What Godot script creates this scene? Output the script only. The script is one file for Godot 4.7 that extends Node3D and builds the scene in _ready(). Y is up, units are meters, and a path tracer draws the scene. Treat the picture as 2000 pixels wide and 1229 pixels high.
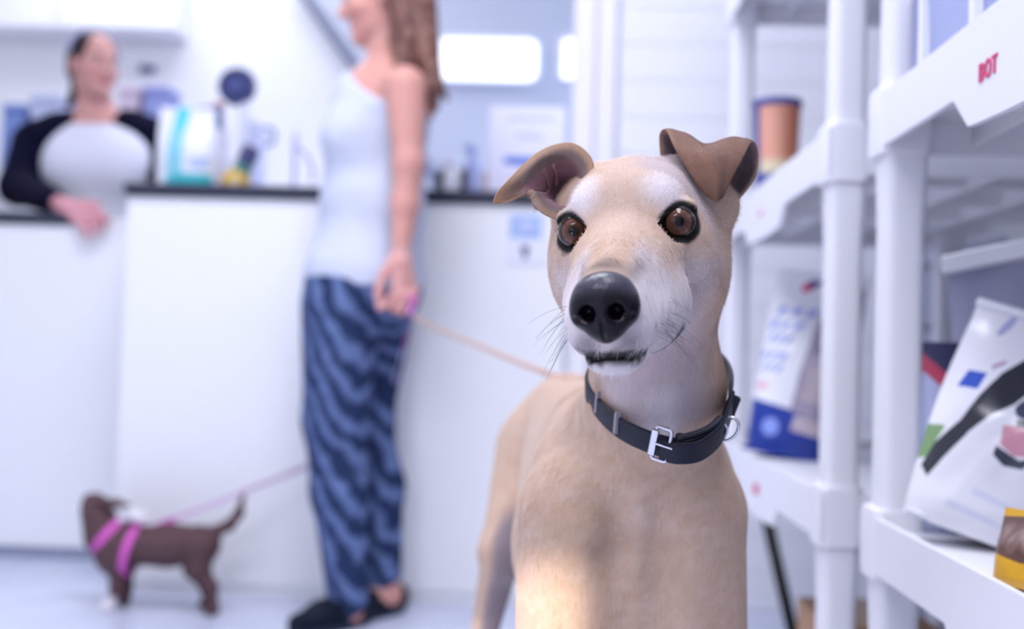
extends Node3D

# ---------------------------------------------------------------- camera model
const FOCAL := 2200.0        # focal length in pixels of the 2000 x 1229 frame
const EYE := Vector3(0, 0.67, 0)
var view := Basis()

# the point at the given distance (metres along the room's depth axis) seen at a pixel of the frame
func P(px: float, py: float, depth: float) -> Vector3:
	var d: Vector3 = view * Vector3((px - 1000.0) / FOCAL, (614.5 - py) / FOCAL, -1.0)
	return EYE + d * (depth / -d.z)

# ---------------------------------------------------------------- mesh collector
class Acc:
	var v := PackedVector3Array()
	var n := PackedVector3Array()
	var c := PackedColorArray()
	var uv := PackedVector2Array()
	var t := PackedInt32Array()
	func add(p: Vector3, nn := Vector3.ZERO, col := Color.WHITE, u := Vector2.ZERO) -> int:
		v.append(p); n.append(nn); c.append(col); uv.append(u)
		return v.size() - 1
	func tri(a: int, b: int, d: int) -> void:
		t.append(a); t.append(b); t.append(d)
	func quad(a: int, b: int, d: int, e: int) -> void:
		tri(a, b, d); tri(a, d, e)
	func smooth(v0: int, t0: int) -> void:
		for i in range(t0, t.size(), 3):
			var a := v[t[i]]
			var m := (v[t[i + 1]] - a).cross(v[t[i + 2]] - a)
			for k in 3:
				if t[i + k] >= v0:
					n[t[i + k]] += m
		for i in range(v0, v.size()):
			n[i] = n[i].normalized()
	func mesh(origin := Vector3.ZERO) -> ArrayMesh:
		for i in range(0, t.size(), 3):
			var a := t[i]; var b := t[i + 1]; var d := t[i + 2]
			var m := (v[b] - v[a]).cross(v[d] - v[a])
			if m.dot(n[a] + n[b] + n[d]) > 0.0:      # front faces run clockwise
				t[i + 1] = d; t[i + 2] = b
		if origin != Vector3.ZERO:
			for i in v.size():
				v[i] -= origin
		var arr := []
		arr.resize(Mesh.ARRAY_MAX)
		arr[Mesh.ARRAY_VERTEX] = v
		arr[Mesh.ARRAY_NORMAL] = n
		arr[Mesh.ARRAY_COLOR] = c
		arr[Mesh.ARRAY_TEX_UV] = uv
		arr[Mesh.ARRAY_INDEX] = t
		var am := ArrayMesh.new()
		am.add_surface_from_arrays(Mesh.PRIMITIVE_TRIANGLES, arr)
		return am

# ---------------------------------------------------------------- nodes
var used_names := {}
func numbered(called: String) -> String:
	var k: int = used_names.get(called, 0)
	used_names[called] = k + 1
	return called if k == 0 else "%s_%03d" % [called, k]

func tag(o: Node, label: String, category: String, group := "") -> Node:
	o.set_meta("label", label)
	o.set_meta("category", category)
	if group != "":
		o.set_meta("group", group)
	return o

func thing(called: String, label: String, category: String, at := Vector3.ZERO, group := "") -> Node3D:
	var o := Node3D.new()
	o.name = numbered(called)
	add_child(o)
	o.position = at
	tag(o, label, category, group)
	return o

func origin_of(o: Node3D) -> Vector3:
	var p := Vector3.ZERO
	var q: Node = o
	while q is Node3D and q != self:
		p += q.position
		q = q.get_parent()
	return p

# commits collected geometry (in world coordinates) as one mesh under parent
func part(called: String, a: Acc, m: Material, parent: Node3D) -> MeshInstance3D:
	var o := MeshInstance3D.new()
	o.name = called
	o.mesh = a.mesh(origin_of(parent))
	o.material_override = m
	o.cast_shadow = GeometryInstance3D.SHADOW_CASTING_SETTING_ON
	parent.add_child(o, true)
	return o

# one mesh that is a thing by itself; at is its base
func single(called: String, a: Acc, m: Material, label: String, category: String, at := Vector3.ZERO, group := "") -> MeshInstance3D:
	var o := MeshInstance3D.new()
	o.name = numbered(called)
	o.mesh = a.mesh(at)
	o.position = at
	o.material_override = m
	add_child(o)
	tag(o, label, category, group)
	return o

func struct(called: String, a: Acc, m: Material) -> MeshInstance3D:
	var o := MeshInstance3D.new()
	o.name = numbered(called)
	o.mesh = a.mesh()
	o.material_override = m
	o.set_meta("kind", "structure")
	add_child(o)
	return o

# ---------------------------------------------------------------- materials
func mat(c: Color, rough := 0.5, spec := 0.4) -> StandardMaterial3D:
	var m := StandardMaterial3D.new()
	m.albedo_color = c
	m.roughness = rough
	m.metallic_specular = spec
	return m

func vmat(rough := 0.7, spec := 0.3) -> StandardMaterial3D:
	var m := mat(Color.WHITE, rough, spec)
	m.vertex_color_use_as_albedo = true
	return m

func glow(c: Color, e: float) -> StandardMaterial3D:
	var m := mat(c, 0.4)
	m.emission_enabled = true
	m.emission = c
	m.emission_energy_multiplier = e
	return m

func S(r: float, g: float, b: float) -> Color:      # an 8-bit display colour as linear values
	return Color(r / 255.0, g / 255.0, b / 255.0).srgb_to_linear()

func D(r: float, g: float, b: float) -> Color:      # an 8-bit display colour
	return Color(r / 255.0, g / 255.0, b / 255.0)

func noise_tex(freq: float, seed_: int, size := 256, octaves := 3, ramp: Gradient = null, as_normal := false, bump := 4.0) -> NoiseTexture2D:
	var fn := FastNoiseLite.new()
	fn.seed = seed_
	fn.frequency = freq
	fn.fractal_octaves = octaves
	var t := NoiseTexture2D.new()
	t.width = size
	t.height = size
	t.seamless = true
	t.noise = fn
	t.as_normal_map = as_normal
	t.bump_strength = bump
	if ramp:
		t.color_ramp = ramp
	return t

func ramp(a: Color, b: Color) -> Gradient:
	var g := Gradient.new()
	g.set_color(0, a)
	g.set_color(1, b)
	return g

# ---------------------------------------------------------------- shapes
func box(a: Acc, xf: Transform3D, size: Vector3, bev := 0.004, col := Color.WHITE) -> void:
	var h := size * 0.5
	bev = minf(bev, minf(h.x, minf(h.y, h.z)) * 0.9)
	var base := a.v.size()
	for corner in 8:
		var s := Vector3(1 if corner & 1 else -1, 1 if corner & 2 else -1, 1 if corner & 4 else -1)
		for ax in 3:
			var p := Vector3(h.x, h.y, h.z)
			for k in 3:
				if k != ax:
					p[k] -= bev
			var nn := Vector3.ZERO
			nn[ax] = s[ax]
			a.add(xf * (p * s), (xf.basis * nn).normalized(), col)
	var idx := func(cn: int, ax: int) -> int: return base + cn * 3 + ax
	for ax in 3:
		var b1 := 1 << ((ax + 1) % 3)
		var b2 := 1 << ((ax + 2) % 3)
		for sd in 2:
			var o := (1 << ax) * sd
			a.quad(idx.call(o, ax), idx.call(o | b1, ax), idx.call(o | b1 | b2, ax), idx.call(o | b2, ax))
		# bevels along edges parallel to ax
		for q in 4:
			var o2 := (b1 if q & 1 else 0) | (b2 if q & 2 else 0)
			var e1 := (ax + 1) % 3
			var e2 := (ax + 2) % 3
			var o3 := o2 | (1 << ax)
			a.quad(idx.call(o2, e1), idx.call(o2, e2), idx.call(o3, e2), idx.call(o3, e1))
	for cn in 8:
		a.tri(idx.call(cn, 0), idx.call(cn, 1), idx.call(cn, 2))

func boxc(a: Acc, lo: Vector3, hi: Vector3, bev := 0.004, col := Color.WHITE) -> void:
	box(a, Transform3D(Basis(), (lo + hi) * 0.5), (hi - lo).abs(), bev, col)

# rings of equal length joined by quads, with caps
func loft(a: Acc, rings: Array, caps := true, col := Color.WHITE, cols: Array = []) -> void:
	var m: int = rings[0].size()
	var v0 := a.v.size()
	var t0 := a.t.size()
	var r := rings.size()
	for i in r:
		var cc: Color = cols[i] if cols.size() > i else col
		for j in m:
			a.add(rings[i][j], Vector3.ZERO, cc, Vector2(float(j) / m, float(i) / (r - 1)))
	for i in r - 1:
		for j in m:
			var k := (j + 1) % m
			a.quad(v0 + i * m + j, v0 + i * m + k, v0 + (i + 1) * m + k, v0 + (i + 1) * m + j)
	var fwd: Vector3 = rings[r - 1][0] - rings[0][0]
	a.smooth(v0, t0)
	# outward normals
	var cen := Vector3.ZERO
	for j in m:
		cen += rings[r / 2][j]
	cen /= m
	var out := 0.0
	for j in m:
		out += a.n[v0 + (r / 2) * m + j].dot(rings[r / 2][j] - cen)
	if out < 0.0:
		for i in range(v0, a.v.size()):
			a.n[i] = -a.n[i]
	if caps:
		for e in 2:
			var ring: PackedVector3Array = rings[0] if e == 0 else rings[r - 1]
			var nb: PackedVector3Array = rings[1] if e == 0 else rings[r - 2]
			var c0 := Vector3.ZERO
			var c1 := Vector3.ZERO
			for j in m:
				c0 += ring[j]; c1 += nb[j]
			c0 /= m; c1 /= m
			var area := Vector3.ZERO
			for j in m:
				area += (ring[j] - c0).cross(ring[(j + 1) % m] - c0)
			var nn := area.normalized()
			if nn.dot(c0 - c1) < 0.0:
				nn = -nn
			var cc2: Color = (cols[0] if e == 0 else cols[r - 1]) if cols.size() == r else col
			var ci := a.add(c0, nn, cc2, Vector2(0.5, float(e)))
			var st := a.v.size()
			for j in m:
				a.add(ring[j], nn, cc2, Vector2(float(j) / m, float(e)))
			for j in m:
				a.tri(ci, st + j, st + (j + 1) % m)

func circle(c: Vector3, x: Vector3, y: Vector3, m: int) -> PackedVector3Array:
	var o := PackedVector3Array()
	for j in m:
		var an := TAU * j / m
		o.append(c + x * cos(an) + y * sin(an))
	return o

func tube(a: Acc, pts: PackedVector3Array, radii: Array, m := 10, col := Color.WHITE, flat := 1.0, closed := false, cols: Array = []) -> void:
	var rings := []
	var nn := pts.size()
	var x := Vector3.ZERO
	for i in nn:
		var tg: Vector3
		if closed:
			tg = (pts[(i + 1) % nn] - pts[(i + nn - 1) % nn]).normalized()
		else:
			tg = (pts[mini(i + 1, nn - 1)] - pts[maxi(i - 1, 0)]).normalized()
		if i == 0:
			x = tg.cross(Vector3.UP if absf(tg.y) < 0.95 else Vector3.RIGHT).normalized()
		else:
			x = (x - tg * x.dot(tg)).normalized()
		var y := tg.cross(x)
		var rr: float = radii[mini(i, radii.size() - 1)]
		rings.append(circle(pts[i], x * rr * flat, y * rr, m))
	if closed:
		rings.append(rings[0])
	loft(a, rings, not closed, col, cols)

# a smooth curve through points
func spline(pts: Array, per := 8, closed := false) -> PackedVector3Array:
	var o := PackedVector3Array()
	var nn := pts.size()
	var last := nn if closed else nn - 1
	for i in last:
		var p0: Vector3 = pts[(i - 1 + nn) % nn] if closed or i > 0 else pts[0]
		var p1: Vector3 = pts[i]
		var p2: Vector3 = pts[(i + 1) % nn]
		var p3: Vector3 = pts[(i + 2) % nn] if closed or i + 2 < nn else pts[nn - 1]
		for k in per:
			o.append(p1.cubic_interpolate(p2, p0, p3, float(k) / per))
	if not closed:
		o.append(pts[nn - 1])
	return o

func lathe(a: Acc, xf: Transform3D, prof: Array, m := 24, col := Color.WHITE, caps := true, cols: Array = []) -> void:
	var rings := []
	for p in prof:
		rings.append(circle(xf * Vector3(0, p.y, 0), xf.basis.x * p.x, xf.basis.z * p.x, m))
	loft(a, rings, caps, col, cols)

# a rounded rectangle in the plane of x and y
func rrect(c: Vector3, x: Vector3, y: Vector3, w: float, h: float, r: float, seg := 4) -> PackedVector3Array:
	var o := PackedVector3Array()
	r = minf(r, minf(w, h) * 0.499)
	for q in 4:
		var sx := 1.0 if q == 0 or q == 3 else -1.0
		var sy := 1.0 if q < 2 else -1.0
		for k in seg + 1:
			var an := PI * 0.5 * (q + float(k) / seg)
			o.append(c + x * (sx * (w * 0.5 - r) + r * cos(an)) + y * (sy * (h * 0.5 - r) + r * sin(an)))
	return o

# a ribbon along a curve: width along wdir, thickness along the side
func ribbon(a: Acc, pts: PackedVector3Array, wdirs: Array, w: float, th: float, col := Color.WHITE, closed := false, cols: Array = []) -> void:
	var rings := []
	var nn := pts.size()
	for i in nn:
		var tg: Vector3
		if closed:
			tg = (pts[(i + 1) % nn] - pts[(i + nn - 1) % nn]).normalized()
		else:
			tg = (pts[mini(i + 1, nn - 1)] - pts[maxi(i - 1, 0)]).normalized()
		var wd: Vector3 = wdirs[mini(i, wdirs.size() - 1)]
		wd = (wd - tg * wd.dot(tg)).normalized()
		rings.append(rrect(pts[i], wd, tg.cross(wd), w, th, th * 0.45, 2))
	if closed:
		rings.append(rings[0])
	loft(a, rings, not closed, col, cols)

# a two-sided sheet of some thickness through a grid of control points; colf(u, v, inner) -> Color
func sheet(a: Acc, grid: Array, th: float, colf: Callable, per := 6) -> void:
	var rows := []
	for row in grid:
		rows.append(spline(row, per))
	var m: int = rows[0].size()
	var full := []
	for j in m:
		var colm := []
		for r in rows:
			colm.append(r[j])
		full.append(spline(colm, per))
	var nv: int = full[0].size()
	var nrm := []
	for j in m:
		var nr := PackedVector3Array()
		for i in nv:
			var du: Vector3 = full[mini(j + 1, m - 1)][i] - full[maxi(j - 1, 0)][i]
			var dv: Vector3 = full[j][mini(i + 1, nv - 1)] - full[j][maxi(i - 1, 0)]
			nr.append(du.cross(dv).normalized())
		nrm.append(nr)
	var v0 := a.v.size()
	var t0 := a.t.size()
	for sd in 2:
		for j in m:
			for i in nv:
				var u := float(j) / (m - 1)
				var w := float(i) / (nv - 1)
				var e := minf(minf(j, m - 1 - j), nv - 1 - i) / 3.0
				var h := th * 0.5 * sqrt(clampf(e * (2.0 - e), 0.05, 1.0)) if e < 1.0 else th * 0.5
				a.add(full[j][i] + nrm[j][i] * (h if sd == 0 else -h), Vector3.ZERO, colf.call(u, w, sd))
	var blk := m * nv
	for j in m - 1:
		for i in nv - 1:
			var q := v0 + j * nv + i
			a.quad(q, q + nv, q + nv + 1, q + 1)
			a.quad(blk + q, blk + q + 1, blk + q + nv + 1, blk + q + nv)
	for j in m - 1:
		for e in [0, nv - 1]:
			var q: int = v0 + j * nv + e
			if e == 0:
				a.quad(q, q + blk, q + blk + nv, q + nv)
			else:
				a.quad(q, q + nv, q + blk + nv, q + blk)
	for i in nv - 1:
		for e in [0, m - 1]:
			var q: int = v0 + e * nv + i
			if e == 0:
				a.quad(q, q + 1, q + blk + 1, q + blk)
			else:
				a.quad(q, q + blk, q + blk + 1, q + 1)
	a.smooth(v0, t0)

# ---------------------------------------------------------------- distance fields
class Prim:
	var kind := 0          # 0 tapered capsule, 1 ellipsoid, 2 half space
	var op := 0            # 0 join, 1 cut, 2 keep within
	var k := 0.01
	var a := Vector3.ZERO
	var ab := Vector3.ZERO
	var inv := 0.0
	var ra := 0.0
	var rb := 0.0
	var bi := Basis()      # world to unit sphere
	var bl := Basis()      # world to local axes
	var r2 := Vector3.ONE
	var big := 0.0
	var bias := 0.0
	func d(p: Vector3) -> float:
		if kind == 0:
			var q := p - a
			var h := clampf(q.dot(ab) * inv, 0.0, 1.0)
			return (q - ab * h).length() - (ra + (rb - ra) * h) - bias
		if kind == 1:
			var l := bl * (p - a)
			var e := Vector3(l.x / r2.x, l.y / r2.y, l.z / r2.z)
			var k0 := e.length()
			if k0 < 0.0001:
				return -minf(r2.x, minf(r2.y, r2.z)) - bias
			var g := Vector3(e.x / r2.x, e.y / r2.y, e.z / r2.z).length()
			return k0 * (k0 - 1.0) / g - bias
		return (p - a).dot(ab) - bias
	func copy(more: float) -> Prim:
		var o := Prim.new()
		o.kind = kind; o.op = op; o.k = k; o.a = a; o.ab = ab; o.inv = inv; o.ra = ra; o.rb = rb
		o.bl = bl; o.r2 = r2; o.big = big + more; o.bias = bias + more
		return o

func cap(a: Vector3, b: Vector3, ra: float, rb: float, k := 0.01, op := 0) -> Prim:
	var p := Prim.new()
	p.a = a
	p.ab = b - a
	p.inv = 1.0 / maxf(p.ab.length_squared(), 1e-9)
	p.ra = ra
	p.rb = rb
	p.k = k
	p.op = op
	p.big = maxf(ra, rb)
	return p

func ell(c: Vector3, r: Vector3, k := 0.01, op := 0, basis := Basis()) -> Prim:
	var p := Prim.new()
	p.kind = 1
	p.a = c
	p.r2 = r
	p.bl = basis.transposed()
	p.k = k
	p.op = op
	p.big = maxf(r.x, maxf(r.y, r.z))
	return p

func half(at: Vector3, nrm: Vector3, k := 0.003) -> Prim:   # keeps what lies against the normal
	var p := Prim.new()
	p.kind = 2
	p.a = at
	p.ab = nrm.normalized()
	p.k = k
	p.op = 2
	return p

func chain(pts: Array, radii: Array, k := 0.01) -> Array:
	var o := []
	for i in pts.size() - 1:
		o.append(cap(pts[i], pts[i + 1], radii[i], radii[i + 1], k))
	return o

static func field(prims: Array, p: Vector3) -> float:
	var d := 1e3
	for q: Prim in prims:
		var e := q.d(p)
		if q.op == 0:
			var h := maxf(q.k - absf(d - e), 0.0)
			d = minf(d, e) - h * h * 0.25 / q.k
		else:
			if q.op == 1:
				e = -e
			var h := maxf(q.k - absf(d - e), 0.0)
			d = maxf(d, e) + h * h * 0.25 / q.k
	return d

# surface nets over the field; keepf (a half space list [[point, normal]...]) limits the region that is meshed
func nets(acc: Acc, prims: Array, cell: float, colf: Callable, planes: Array = [], bounds := AABB()) -> void:
	var lo := Vector3(1e9, 1e9, 1e9)
	var hi := -lo
	for q: Prim in prims:
		if q.op == 0:
			for e in [q.a, q.a + q.ab]:
				lo = lo.min(e - Vector3.ONE * q.big)
				hi = hi.max(e + Vector3.ONE * q.big)
	if bounds.size != Vector3.ZERO:
		lo = lo.max(bounds.position)
		hi = hi.min(bounds.end)
	lo -= Vector3.ONE * cell * 3.0
	hi += Vector3.ONE * cell * 3.0
	const B := 4
	var nb := Vector3i(((hi - lo) / (cell * B)).ceil())
	var n := nb * B
	var sy := n.x + 1
	var sz := (n.x + 1) * (n.y + 1)
	var val := PackedFloat32Array()
	val.resize(sz * (n.z + 1))
	val.fill(1e3)
	var vid := PackedInt32Array()
	vid.resize(sz * (n.z + 1))
	vid.fill(-1)
	var hd := cell * B * 0.5 * sqrt(3.0)
	var active := []
	for bz in nb.z:
		for by in nb.y:
			for bx in nb.x:
				var o := Vector3i(bx, by, bz) * B
				var c := lo + (Vector3(o) + Vector3.ONE * (B * 0.5)) * cell
				var skip := false
				for pl in planes:
					if (c - pl[0]).dot(pl[1]) > hd:
						skip = true
				if skip:
					continue
				var ds := PackedFloat32Array()
				var dm := 1e3
				for q: Prim in prims:
					var e := q.d(c)
					ds.append(e)
					if q.op == 0:
						dm = minf(dm, e)
				if dm > hd * 1.6 + 0.02:
					continue
				var d := field(prims, c)
				if absf(d) > hd * 2.2:
					continue
				var few := []
				for i in prims.size():
					var q: Prim = prims[i]
					if q.op == 0:
						if ds[i] < dm + hd * 2.6 + q.k:
							few.append(q)
					elif q.op == 1:
						if ds[i] < hd * 1.6 + q.k + 0.004:
							few.append(q)
					else:
						few.append(q)
				active.append([o, few])
				for z in B + 1:
					for y in B + 1:
						var at := o.x + (o.y + y) * sy + (o.z + z) * sz
						var p := lo + Vector3(o.x, o.y + y, o.z + z) * cell
						for x in B + 1:
							val[at + x] = field(few, p)
							p.x += cell
	var v0 := acc.v.size()
	var off := PackedInt32Array([0, 1, sy, sy + 1, sz, sz + 1, sz + sy, sz + sy + 1])
	var edges := [[0, 1], [2, 3], [4, 5], [6, 7], [0, 2], [1, 3], [4, 6], [5, 7], [0, 4], [1, 5], [2, 6], [3, 7]]
	var pos := [Vector3(0, 0, 0), Vector3(1, 0, 0), Vector3(0, 1, 0), Vector3(1, 1, 0), Vector3(0, 0, 1), Vector3(1, 0, 1), Vector3(0, 1, 1), Vector3(1, 1, 1)]
	for blk in active:
		var o: Vector3i = blk[0]
		var few: Array = blk[1]
		for z in B:
			for y in B:
				for x in B:
					var at := o.x + x + (o.y + y) * sy + (o.z + z) * sz
					var m := 0
					for i in 8:
						if val[at + off[i]] < 0.0:
							m += 1
					if m == 0 or m == 8:
						continue
					var s := Vector3.ZERO
					var cnt := 0
					for e in edges:
						var d0 := val[at + off[e[0]]]
						var d1 := val[at + off[e[1]]]
						if (d0 < 0.0) != (d1 < 0.0):
							s += pos[e[0]].lerp(pos[e[1]], d0 / (d0 - d1))
							cnt += 1
					var p := lo + (Vector3(o.x + x, o.y + y, o.z + z) + s / cnt) * cell
					var g := Vector3.ZERO
					for it in 2:
						var h := cell * 0.4
						var f0 := field(few, p)
						g = Vector3(field(few, p + Vector3(h, 0, 0)) - f0, field(few, p + Vector3(0, h, 0)) - f0, field(few, p + Vector3(0, 0, h)) - f0) / h
						if it == 0:
							p -= g * clampf(f0 / maxf(g.length_squared(), 0.2), -cell * 0.5, cell * 0.5)
					g = g.normalized()
					vid[at] = acc.add(p, g, colf.call(p, g))
	for blk in active:
		var o: Vector3i = blk[0]
		for z in B:
			for y in B:
				for x in B:
					var at := o.x + x + (o.y + y) * sy + (o.z + z) * sz
					if vid[at] < 0:
						continue
					var s0 := val[at] < 0.0
					for ax in 3:
						var d1: int = [1, sy, sz][ax]
						if (val[at + d1] < 0.0) == s0:
							continue
						var u: int = [sy, sz, 1][ax]
						var w: int = [sz, 1, sy][ax]
						if at - u - w < 0:
							continue
						var i0 := vid[at]
						var i1 := vid[at - u]
						var i2 := vid[at - u - w]
						var i3 := vid[at - w]
						if i1 < 0 or i2 < 0 or i3 < 0:
							continue
						acc.quad(i0, i1, i2, i3)

func plain_color(c: Color) -> Callable:
	return func(_p: Vector3, _n: Vector3) -> Color: return c

func panel_light(x: float, z: float, w: float, l: float, e: float, label: String) -> void:
	var t := thing("ceiling_light", label, "light", Vector3(x, 2.7, z), "ceiling lights")
	var a := Acc.new()
	for s in [-1, 1]:
		boxc(a, Vector3(x + s * (w * 0.5 + 0.012) - 0.012, 2.665, z - l * 0.5 - 0.024), Vector3(x + s * (w * 0.5 + 0.012) + 0.012, 2.7, z + l * 0.5 + 0.024))
		boxc(a, Vector3(x - w * 0.5, 2.665, z + s * (l * 0.5 + 0.012) - 0.012), Vector3(x + w * 0.5, 2.7, z + s * (l * 0.5 + 0.012) + 0.012))
	part("frame", a, mat(D(238, 238, 240), 0.5), t)
	a = Acc.new()
	boxc(a, Vector3(x - w * 0.5, 2.68, z - l * 0.5), Vector3(x + w * 0.5, 2.69, z + l * 0.5), 0.002)
	part("diffuser", a, glow(Color(0.95, 0.97, 1.0), 1.5), t)
	var li := AreaLight3D.new()
	li.name = "lamp"
	li.area_size = Vector2(w, l)
	li.light_color = Color(0.95, 0.955, 1.0)
	li.light_energy = e
	li.area_range = 12.0
	li.shadow_enabled = true
	li.position = Vector3(0, -0.03, 0)
	li.rotation.x = -PI / 2
	t.add_child(li)

func _ready() -> void:
	# ---- camera
	var pitch := 67.5 / FOCAL
	var yaw := atan(95.0 / FOCAL)
	view = Basis(Vector3.UP, yaw) * Basis(Vector3.RIGHT, pitch) * Basis(Vector3.BACK, 0.030)
	var cam := Camera3D.new()
	cam.name = "camera"
	add_child(cam)
	cam.transform = Transform3D(view, EYE)
	var lens := CameraAttributesPhysical.new()
	lens.frustum_focal_length = 12.0 / (614.5 / FOCAL)
	lens.frustum_focus_distance = 0.71
	lens.exposure_aperture = 4.0
	lens.frustum_near = 0.05
	lens.frustum_far = 100.0
	cam.attributes = lens
	cam.current = true
	# ---- sky, sun and exposure
	var env := Environment.new()
	env.background_mode = Environment.BG_SKY
	var sm := ProceduralSkyMaterial.new()
	sm.sky_top_color = Color(0.62, 0.72, 0.92)
	sm.sky_horizon_color = Color(0.9, 0.93, 0.98)
	sm.ground_horizon_color = Color(0.8, 0.82, 0.85)
	sm.ground_bottom_color = Color(0.55, 0.56, 0.58)
	sm.sky_energy_multiplier = 2.0
	sm.ground_energy_multiplier = 1.0
	var sky := Sky.new()
	sky.sky_material = sm
	env.sky = sky
	env.tonemap_mode = Environment.TONE_MAPPER_LINEAR
	env.tonemap_exposure = 0.94
	env.sdfgi_enabled = true
	env.ssao_enabled = true
	env.ssil_enabled = true
	var we := WorldEnvironment.new()
	we.name = "world_environment"
	we.environment = env
	add_child(we)
	var sun := DirectionalLight3D.new()
	sun.name = "sun"
	sun.light_color = Color(1.0, 0.965, 0.93)
	sun.light_energy = 2.5
	sun.light_angular_distance = 0.6
	sun.shadow_enabled = true
	add_child(sun)
	sun.look_at_from_position(Vector3.ZERO, -Vector3(-0.35, 0.30, 0.89))
	# ---- ceiling lights
	panel_light(-1.5, -4.0, 1.2, 0.6, 1.5, "white ceiling light panel over the reception desk")
	panel_light(-0.5, -1.75, 1.2, 0.6, 3.6, "white ceiling light panel between the reception desk and the greyhound")
	panel_light(-0.9, 0.9, 1.2, 0.6, 4.2, "white ceiling light panel near the front window")
	panel_light(0.15, -0.35, 0.6, 0.9, 2.1, "white ceiling light panel above the greyhound and the shelves")
	build_room()
	build_shelves()
	build_greyhound()
	build_counter()
	build_customer()
	build_small_dog()
	build_receptionist()
	build_goods()

# ---------------------------------------------------------------- the setting
func build_room() -> void:
	var white := mat(D(238, 238, 240), 0.55, 0.3)
	white.normal_enabled = true
	white.normal_texture = noise_tex(0.05, 3, 256, 4, null, true, 1.0)
	white.normal_scale = 0.12
	white.uv1_triplanar = true
	white.uv1_world_triplanar = true
	white.uv1_scale = Vector3.ONE * 2.0
	var vinyl := mat(D(214, 220, 238), 0.32, 0.5)
	vinyl.albedo_texture = noise_tex(0.02, 9, 256, 4, ramp(Color(0.93, 0.93, 0.95), Color(1, 1, 1)))
	vinyl.uv1_triplanar = true
	vinyl.uv1_world_triplanar = true
	vinyl.uv1_scale = Vector3.ONE * 0.9
	var a := Acc.new()
	boxc(a, Vector3(-2.75, -0.1, -4.8), Vector3(1.02, 0, 2.8), 0.002)
	struct("floor", a, vinyl)
	a = Acc.new()
	boxc(a, Vector3(-2.75, 2.7, -4.8), Vector3(1.02, 2.82, 2.8), 0.002)
	struct("ceiling", a, white)
	a = Acc.new()
	boxc(a, Vector3(-2.75, 0, -4.8), Vector3(-2.62, 2.7, 2.8), 0.002)
	struct("wall_left", a, white)
	a = Acc.new()
	boxc(a, Vector3(-2.62, 0, -4.8), Vector3(1.02, 2.7, -4.65), 0.002)
	struct("wall_back", a, white)
	# right wall: grey slatted boards
	var grey := mat(D(150, 154, 174), 0.6, 0.3)
	a = Acc.new()
	boxc(a, Vector3(0.905, 0, -3.05), Vector3(1.02, 2.7, 2.6), 0.002)
	var wr := struct("wall_right", a, mat(D(96, 98, 112), 0.7))
	for i in 18:
		a = Acc.new()
		boxc(a, Vector3(0.885, i * 0.15 + 0.003, -3.0), Vector3(0.91, i * 0.15 + 0.147, 2.6), 0.004)
		part("board", a, grey, wr)
	# front wall behind the camera, with a low window at the left
	a = Acc.new()
	boxc(a, Vector3(-2.62, 0, 2.62), Vector3(1.02, 0.3, 2.8), 0.002)
	boxc(a, Vector3(-2.62, 1.755, 2.62), Vector3(1.02, 2.7, 2.8), 0.002)
	boxc(a, Vector3(-2.62, 0.3, 2.62), Vector3(-2.4, 1.755, 2.8), 0.002)
	boxc(a, Vector3(-1.32, 0.3, 2.62), Vector3(1.02, 1.755, 2.8), 0.002)
	struct("wall_front", a, white)
	a = Acc.new()
	for s in [[-2.4, -2.36], [-1.88, -1.84], [-1.36, -1.32]]:
		boxc(a, Vector3(s[0], 0.3, 2.66), Vector3(s[1], 1.755, 2.74))
	boxc(a, Vector3(-2.4, 0.3, 2.66), Vector3(-1.32, 0.34, 2.74))
	boxc(a, Vector3(-2.4, 1.715, 2.66), Vector3(-1.32, 1.755, 2.74))
	var w1 := struct("window_1", a, mat(D(235, 236, 240), 0.4))
	var glass := mat(Color(1, 1, 1, 0.05), 0.02, 0.5)
	glass.transparency = BaseMaterial3D.TRANSPARENCY_ALPHA
	for s in [[-2.36, -1.88], [-1.84, -1.36]]:
		a = Acc.new()
		boxc(a, Vector3(s[0], 0.34, 2.696), Vector3(s[1], 1.715, 2.702), 0.001)
		part("pane", a, glass, w1)
	# white boarded wall right of the reception, and the post it ends in
	a = Acc.new()
	boxc(a, Vector3(0.12, 0, -3.16), Vector3(1.02, 2.7, -3.03), 0.002)
	var wp := struct("wall_partition", a, mat(D(228, 229, 238), 0.6))
	var bm := mat(D(238, 239, 246), 0.5, 0.35)
	for i in 27:
		a = Acc.new()
		boxc(a, Vector3(0.13, i * 0.1 + 0.0004, -3.035), Vector3(0.885, i * 0.1 + 0.0996, -3.012), 0.002)
		part("board", a, bm, wp)
	a = Acc.new()
	boxc(a, Vector3(0.015, 0, -3.17), Vector3(0.075, 2.7, -2.975), 0.006)
	boxc(a, Vector3(0.07, 0, -3.15), Vector3(0.132, 2.7, -2.99), 0.006)
	struct("trim_1", a, mat(D(240, 238, 244), 0.45))
	# blue-grey boarded-in stair side behind the reception, its slanting edge and its window
	var z := -4.55
	var pts := [P(572, -60, 4.55), P(1140, -60, 4.55), P(1140, 420, 4.55), P(905, 420, 4.55)]
	a = Acc.new()
	var r0 := PackedVector3Array()
	var r1 := PackedVector3Array()
	for p in pts:
		r0.append(Vector3(p.x, p.y, z))
		r1.append(Vector3(p.x, p.y, -4.66))
	loft(a, [r1, r0])
	for i in a.n.size():
		pass
	flatten(a)
	struct("wall_stair", a, mat(D(200, 203, 216), 0.6))
	a = Acc.new()
	tube(a, PackedVector3Array([P(560, -60, 4.53), P(905, 425, 4.53)]), [0.022], 4, Color.WHITE, 1.0)
	flatten(a)
	struct("trim_2", a, mat(D(134, 138, 160), 0.5))
	bright_window("window_2", 852, 1051, 75, 159, 4.53)
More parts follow.
